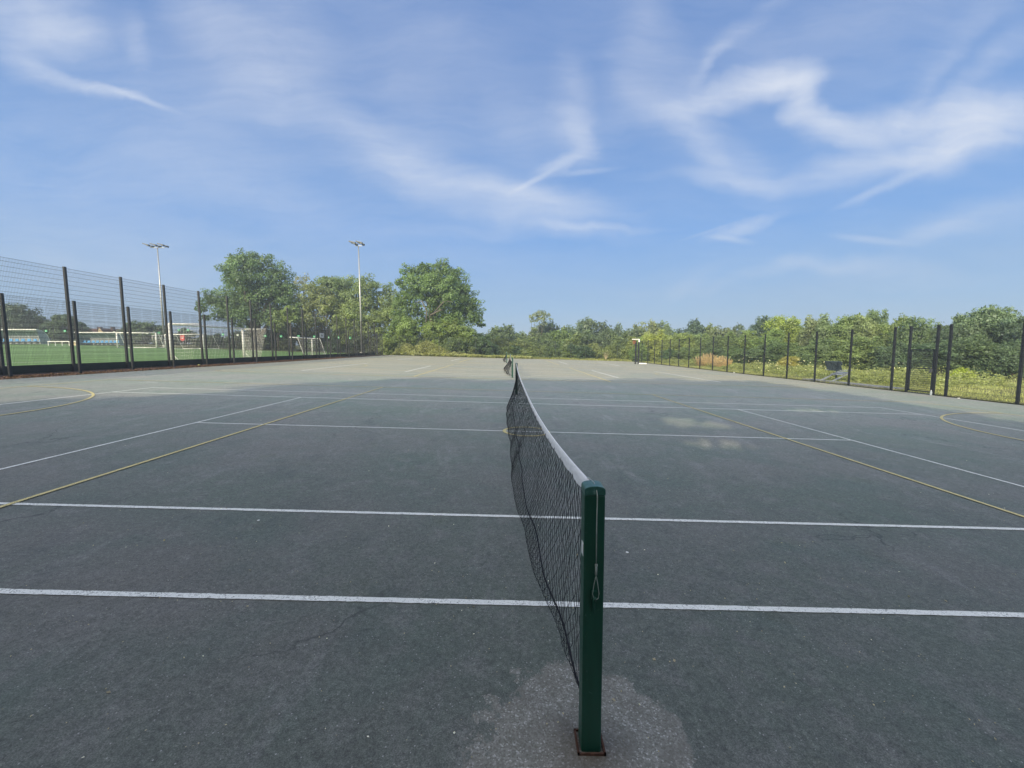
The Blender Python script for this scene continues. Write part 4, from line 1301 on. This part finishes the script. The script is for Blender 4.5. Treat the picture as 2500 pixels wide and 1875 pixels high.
o = mound('tall_weeds', 21.6, 29, 20.8, 62, 60000, lambda x, y: (1.15 if 21.5 < y < 29 else .75) * rag(x, y) * smooth(21.4, 22.6, x) * smooth(20.6, 22, y), .10, (.15, .18, .075))
tag(o, 'tall flowering weeds in the verge beyond the right fence', 'weeds', kind='stuff')
o = mound('verge_weeds', -18.5, 3, 61.4, 66, 26000, lambda x, y: (1.7 * math.exp(-((x + 14) / 4.5) ** 2) * smooth(61.3, 63, y) + .35) * (.7 + .5 * rag(x, y)) * smooth(-18.6, -17.5, x), .16, (.17, .19, .085))
tag(o, 'rough weeds at the far end of the courts', 'weeds', kind='stuff')
o = scatter('far_grass_edge', [(-3, 19, 63.8, 67.5, 1.)], 8000, lambda x, y: .35 + .3 * nz(x, y, .5, 2), .07, (.15, .17, .065))
tag(o, 'short grass along the far court edge', 'grass', kind='stuff')
# pale flower heads
def flowers(name, pts, size, col, label, cat):
    C = np.array(pts); n = len(C)
    me = leaf_mesh(name, C, np.tile(np.array([[-.5, -.6, .6]]), (n, 1)) + RNG.normal(size=(n, 3)) * .3, np.full(n, size) * RNG.uniform(.6, 1.3, n), RNG.uniform(.5, 1, n))
    o = bpy.data.objects.new(name, me); COL.objects.link(o); o.color = (*col, 1)
    return tag(o, label, cat, kind='stuff')


fl = []
for _ in range(110):
    x = RNG.uniform(21.5, 25); y = RNG.uniform(21, 46)
    if nz(x, y, .45, 4) > -.2: fl.append((x, y, G(x, y) + RNG.uniform(.5, 1.35)))
for _ in range(40): fl.append((RNG.uniform(21.5, 24), RNG.uniform(33, 37), G(22, 35) + RNG.uniform(.2, .9)))
flowers('white_flowers', fl, .075, (.55, .55, .38), 'scattered cream flower heads among the weeds beyond the right fence', 'flowers')
# tawny reed clumps
for i, (u, Y, w, h, lab) in enumerate([(1728, 47, 2.2, 1.7, 'larger tawny clump of dry reeds beyond the right fence'), (1762, 44, 1.4, 1.4, 'smaller tawny clump of dry reeds, right of the larger one')]):
    p = at(u, 890, Y); cx_, cy_ = p[0], Y
    k = 300
    V = np.empty((k, 4, 3)); a = RNG.uniform(0, 2 * PI, k); r = RNG.uniform(0, 1, k) ** .6
    bx = np.cos(a) * r * w * .5; by = np.sin(a) * r * w * .5; H = h * RNG.uniform(.35, 1.1, k) * (1 - .35 * r)
    tx = bx * 1.35 + RNG.normal(size=k) * .1; ty = by * 1.3 + RNG.normal(size=k) * .1
    V[:, 0] = np.stack([bx - .015, by, 0 * bx], 1); V[:, 1] = np.stack([bx + .015, by, 0 * bx], 1); V[:, 2] = np.stack([tx + .035, ty, H], 1); V[:, 3] = np.stack([tx - .035, ty, H], 1)
    me = np_mesh('reed_clump', V.reshape(-1, 3), np.arange(k * 4).reshape(k, 4), M['leaf'], RNG.uniform(.3, 1, k))
    o = bpy.data.objects.new('reed_clump', me); COL.objects.link(o); o.location = (cx_, cy_, G(cx_, cy_) - .05); o.color = (.22, .18, .12, 1)
    tag(o, lab, 'reeds', 'tawny reed clumps beyond the right fence')
# leaf litter along the low left fence
k = 9000
C = np.stack([RNG.normal(-18.75, .38, k), RNG.uniform(4, 45, k), np.zeros(k)], 1)
mnd = np.array([max(0, .5 + nz(a, b, .35, 11)) for a, b in C[:, :2]])
C[:, 0] = np.clip(C[:, 0], -20.1, -18.0)
C[:, 2] = SL * C[:, 0] - .02 + RNG.uniform(0, 1, k) * .14 * mnd * np.exp(-((C[:, 0] + 18.8) / .4) ** 2)
N = RNG.normal(size=(k, 3)) * .5 + np.array([0, 0, 1.])
me = leaf_mesh('leaf_litter', C, N, RNG.uniform(.05, .11, k), RNG.uniform(0, 1, k))
o = bpy.data.objects.new('leaf_litter', me); COL.objects.link(o); o.color = (.12, .075, .06, 1)
tag(o, 'brown fallen leaves drifted under the low left fence', 'leaves', kind='stuff')

# grit, twigs and tiny leaves on the tarmac
k = 2600
X = RNG.uniform(-7, 8, k); Y = RNG.uniform(-.6, 1, k) ** 1 * 0 + RNG.exponential(3.2, k) - .8
C = np.stack([X, Y, SL * X + .004], 1); N = RNG.normal(size=(k, 3)) * .25 + np.array([0, 0, 1.]); N /= np.linalg.norm(N, axis=1)[:, None]
me = leaf_mesh('grit', C, N, RNG.uniform(.004, .012, k) * np.where(RNG.uniform(0, 1, k) > .96, 2.2, 1), RNG.uniform(0, 1, k))
o = bpy.data.objects.new('grit', me); COL.objects.link(o); o.color = (.20, .18, .14, 1)
tag(o, 'loose grit and tiny leaf scraps scattered over the tarmac', 'grit', kind='stuff')
C = C[:160] + np.array([.3, .2, .001]); N = N[:160]
me = leaf_mesh('pale_chips', C, N, RNG.uniform(.005, .014, 160), RNG.uniform(.5, 1, 160))
o = bpy.data.objects.new('pale_chips', me); COL.objects.link(o); o.color = (.50, .50, .46, 1)
tag(o, 'pale stone chips scattered over the tarmac', 'stone chips', kind='stuff')

# summer haze hanging over the whole site: a real, thin scattering medium
hz_ = NT('haze_air'); vs = hz_.new('ShaderNodeVolumeScatter'); vs.inputs['Density'].default_value = .0018; vs.inputs['Anisotropy'].default_value = .35
vs.inputs['Color'].default_value = (.86, .94, 1, 1); hz_.link(vs.outputs[0], hz_.out.inputs['Volume'])
hb_ = MB().box((-20, 60, 12), (330, 300, 34)).build('haze', hz_.m); tag(hb_, kind='structure')

# ------------------------------------------------------------------ sky, sun
SUN_EL = math.radians(23.0)
sh = Vector((1.0, 2.14, 0)).normalized()
sun_dir = Vector((-sh.x * math.cos(SUN_EL), -sh.y * math.cos(SUN_EL), math.sin(SUN_EL)))      # towards the sun
sl = bpy.data.lights.new('sun', 'SUN'); sl.energy = 5.0; sl.angle = math.radians(.55); sl.color = (1.0, .89, .64)
so = bpy.data.objects.new('sun', sl); COL.objects.link(so); so.location = (-20, -30, 30)
so.rotation_euler = (-sun_dir).to_track_quat('-Z', 'Y').to_euler()

w = bpy.data.worlds.new('World'); SC.world = w; w.use_nodes = True
wt = w.node_tree; wt.nodes.clear()


class WT(NT):
    def __init__(self):
        self.t = wt; self.n = wt.nodes; self.l = wt.links; self.out = self.n.new('ShaderNodeOutputWorld')


t = WT()
sky = t.new('ShaderNodeTexSky', sky_type='NISHITA'); sky.sun_disc = False
sky.sun_elevation = SUN_EL; sky.sun_rotation = math.atan2(sun_dir.x, sun_dir.y) 
sky.altitude = 50; sky.air_density = 1.0; sky.dust_density = .6; sky.ozone_density = 2.2
tc = t.new('ShaderNodeTexCoord'); sep = t.new('ShaderNodeSeparateXYZ'); t.link(tc.outputs['Generated'], sep.inputs[0])
ysafe = t.math('MAXIMUM', sep.outputs['Y'], .05)
A = t.math('DIVIDE', sep.outputs['X'], ysafe); B = t.math('DIVIDE', sep.outputs['Z'], ysafe)
cmb = t.new('ShaderNodeCombineXYZ'); t.link(A, cmb.inputs[0]); t.link(B, cmb.inputs[1])
# wispy warp of the cloud coordinates
wn = t.new('ShaderNodeTexNoise'); wn.inputs['Scale'].default_value = 3.2; wn.inputs['Detail'].default_value = 6; wn.inputs['Roughness'].default_value = .55
t.link(cmb.outputs[0], wn.inputs['Vector'])
ws = t.new('ShaderNodeVectorMath', operation='SUBTRACT'); t.link(wn.outputs['Color'], ws.inputs[0]); ws.inputs[1].default_value = (.5, .5, .5)
wm = vmul(t, ws.outputs[0], (.19, .13, 0))
wa = t.new('ShaderNodeVectorMath', operation='ADD'); t.link(cmb.outputs[0], wa.inputs[0]); t.link(wm, wa.inputs[1])
warped = wa.outputs[0]
K = 2500 / 2212
ST = [  # u, v, half length, half width (2212-wide photo), tilt (deg, up to the right), strength
    (1700, 158, 80, 34, -4, .95), (1750, 185, 40, 34, -50, .5), (1620, 180, 110, 34, 14, .55), (1520, 212, 120, 36, 18, .40), (1395, 225, 80, 60, -60, .18), (1350, 160, 60, 140, -20, .14),
    (1735, 222, 36, 44, 0, .42), (1770, 262, 70, 36, -35, .45), (1830, 290, 80, 28, -28, .45), (1905, 270, 90, 34, 8, .50), (2030, 262, 140, 48, 12, .42), (2140, 262, 150, 55, 14, .70), (2090, 320, 120, 45, 20, .45),
    (2120, 160, 170, 28, 42, .20), (2010, 190, 150, 20, 48, .15), (2060, 110, 200, 30, 48, .10), (1560, 335, 170, 60, -28, .20), (1480, 290, 120, 36, -38, .24), (1640, 395, 220, 20, -2, .30), (1900, 360, 200, 30, 10, .40), (2020, 335, 170, 45, 8, .28),
    (1950, 395, 110, 12, 24, .28), (1860, 425, 60, 8, 24, .15), (2140, 470, 170, 38, 12, .22), (2050, 500, 120, 20, 14, .18), (1880, 518, 80, 8, -6, .28), (1800, 560, 130, 18, 2, .22), (1640, 585, 120, 18, 22, .16), (1500, 610, 90, 20, 26, .10), (1960, 585, 160, 28, -2, .12),
    (1600, 488, 90, 14, 20, .35), (1580, 517, 45, 7, -8, .30), (1530, 500, 60, 3.5, 18, .15), (1230, 235, 42, 110, 6, .32), (1258, 300, 30, 55, 10, .30), (1215, 350, 60, 16, 28, .40), (1150, 392, 50, 6, 27, .42), (1260, 372, 70, 6, 6, .25), (1150, 270, 100, 90, -40, .16),
    (1010, 415, 260, 50, -10, .38), (850, 345, 150, 60, -26, .34), (700, 280, 190, 70, -34, .18), (1150, 425, 170, 28, -8, .34), (1290, 496, 130, 10, -3, .34), (1120, 470, 260, 22, -2, .20), (1260, 505, 140, 16, -6, .2), (1050, 505, 160, 16, 0, .12),
    (560, 170, 130, 150, -50, .20), (600, 90, 160, 130, -40, .16), (940, 130, 220, 110, -50, .12), (880, 250, 170, 80, -50, .10), (340, 190, 200, 120, -20, .12), (300, 75, 26, 60, 14, .22), (450, 40, 110, 50, -30, .22),
    (60, 30, 150, 70, -4, .42), (120, 65, 120, 36, 4, .26), (185, 178, 125, 16, -17, .34), (60, 142, 90, 28, -16, .30), (300, 212, 80, 6, -19, .28), (250, 195, 110, 12, -17, .25), (80, 400, 40, 4, -4, .12),
    (150, 420, 460, 180, -10, .14), (480, 360, 260, 60, -8, .12), (700, 480, 380, 50, -14, .12), (300, 560, 500, 50, 0, .08), (1430, 90, 200, 60, -60, .14), (1560, 90, 130, 20, 42, .10), (1620, 40, 110, 20, 42, .10), (1530, 130, 60, 14, 45, .18), (1750, 60, 200, 70, 20, .10), (1990, 60, 260, 90, 30, .08)]
total = None
for u, v, a_, b_, ang, amp in ST:
    uf, vf = u * K, v * K
    d = ray(uf, vf); c = (d[0] / d[1], d[2] / d[1])
    mp = t.new('ShaderNodeMapping', vector_type='TEXTURE')
    mp.inputs['Location'].default_value = (c[0], c[1], 0); mp.inputs['Rotation'].default_value = (0, 0, math.radians(ang))
    mp.inputs['Scale'].default_value = (a_ * K / F * 1.5, b_ * K / F * 1.5, 1)
    t.link(warped if b_ > 9 else cmb.outputs[0], mp.inputs['Vector'])
    ln = t.new('ShaderNodeVectorMath', operation='LENGTH'); t.link(mp.outputs[0], ln.inputs[0])
    mr = t.new('ShaderNodeMapRange', interpolation_type='SMOOTHSTEP'); t.link(ln.outputs['Value'], mr.inputs[0])
    mr.inputs[1].default_value = 0; mr.inputs[2].default_value = 1.; mr.inputs[3].default_value = amp; mr.inputs[4].default_value = 0
    total = mr.outputs[0] if total is None else t.math('ADD', total, mr.outputs[0])
# fibrous texture
mp = t.new('ShaderNodeMapping'); mp.inputs['Rotation'].default_value = (0, 0, math.radians(-24)); mp.inputs['Scale'].default_value = (1.6, 7.5, 1); t.link(warped, mp.inputs['Vector'])
fib = t.noise(mp.outputs[0], 2.2, 7, .58)
soft = t.noise(warped, 4.0, 6, .6)
mp2 = t.new('ShaderNodeMapping'); mp2.inputs['Rotation'].default_value = (0, 0, math.radians(-30)); mp2.inputs['Scale'].default_value = (3.2, 22, 1); t.link(warped, mp2.inputs['Vector'])
fine_ = t.noise(mp2.outputs[0], 2.4, 6, .6)
fib = t.math('ADD', t.math('MULTIPLY', fib, .68), t.math('MULTIPLY', fine_, .32))
fm = t.math('ADD', t.math('MULTIPLY', fib, 2.0), t.math('MULTIPLY', soft, 1.3))
fm = t.math('MAXIMUM', t.math('SUBTRACT', fm, .70), .10)
dens = t.math('MULTIPLY', total, fm)
veil = t.math('MULTIPLY', t.ramp(fib, [(.38, 0.), (.75, 1.)]), .10)
dens = t.math('ADD', dens, veil)
dens = t.math('SUBTRACT', 1., t.math('POWER', 2.718, t.math('MULTIPLY', dens, -1.05)))
front = t.new('ShaderNodeMapRange', interpolation_type='SMOOTHSTEP'); t.link(sep.outputs['Y'], front.inputs[0]); front.inputs[1].default_value = .05; front.inputs[2].default_value = .3
gen = t.ramp(t.noise(vmul(t, tc.outputs['Generated'], (1.5, 1.5, 5)), 1.7, 6, .6), [(.45, 0.), (.75, .7)])
dens = t.math('ADD', t.math('MULTIPLY', dens, front.outputs[0]), t.math('MULTIPLY', gen, t.math('SUBTRACT', 1., front.outputs[0])))
hor = t.new('ShaderNodeMapRange'); t.link(sep.outputs['Z'], hor.inputs[0]); hor.inputs[1].default_value = 0; hor.inputs[2].default_value = .9
grad = t.ramp(hor.outputs[0], [(0., (4.3, 5.9, 7.9)), (.10, (3.3, 5.5, 8.7)), (.27, (2.05, 4.35, 8.8)), (.55, (2.0, 3.6, 7.3)), (1., (1.8, 3.0, 6.4))])
skyc = t.mix(.80, sky.outputs[0], grad)
final = t.mix(dens, skyc, (8.2, 8.7, 9.6))
# white glow added to the unseen sky behind and overhead, neutralising the shade
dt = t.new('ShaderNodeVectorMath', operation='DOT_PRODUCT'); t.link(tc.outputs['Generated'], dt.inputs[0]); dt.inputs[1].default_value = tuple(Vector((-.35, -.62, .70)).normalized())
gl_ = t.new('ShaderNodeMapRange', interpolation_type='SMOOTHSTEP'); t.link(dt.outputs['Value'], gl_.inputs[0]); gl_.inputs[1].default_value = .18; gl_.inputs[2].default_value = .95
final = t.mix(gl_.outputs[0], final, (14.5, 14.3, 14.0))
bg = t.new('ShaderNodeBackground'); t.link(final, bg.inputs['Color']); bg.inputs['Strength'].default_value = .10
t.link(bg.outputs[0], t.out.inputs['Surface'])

# ------------------------------------------------------------------ camera and render settings
cd = bpy.data.cameras.new('camera'); co = bpy.data.objects.new('camera', cd); COL.objects.link(co)
cd.sensor_fit = 'HORIZONTAL'; cd.sensor_width = 36; cd.lens = F / 2500 * 36
cd.clip_start = .05; cd.clip_end = 5000
mt = Matrix(((RR[0], UU[0], -FWD[0], CX), (RR[1], UU[1], -FWD[1], CY), (RR[2], UU[2], -FWD[2], CZ), (0, 0, 0, 1)))
co.matrix_world = mt
SC.camera = co
SC.view_settings.view_transform = 'Standard'; SC.view_settings.look = 'None'; SC.view_settings.exposure = 0; SC.view_settings.gamma = 1
SC.cycles.max_bounces = 6; SC.cycles.diffuse_bounces = 3; SC.cycles.transparent_max_bounces = 8
SC.cycles.caustics_reflective = False; SC.cycles.caustics_refractive = False
w.cycles.sampling_method = 'MANUAL'; w.cycles.sample_map_resolution = 512
SC.cycles.use_denoising = True
SC.cycles.denoising_input_passes = 'RGB_ALBEDO_NORMAL'
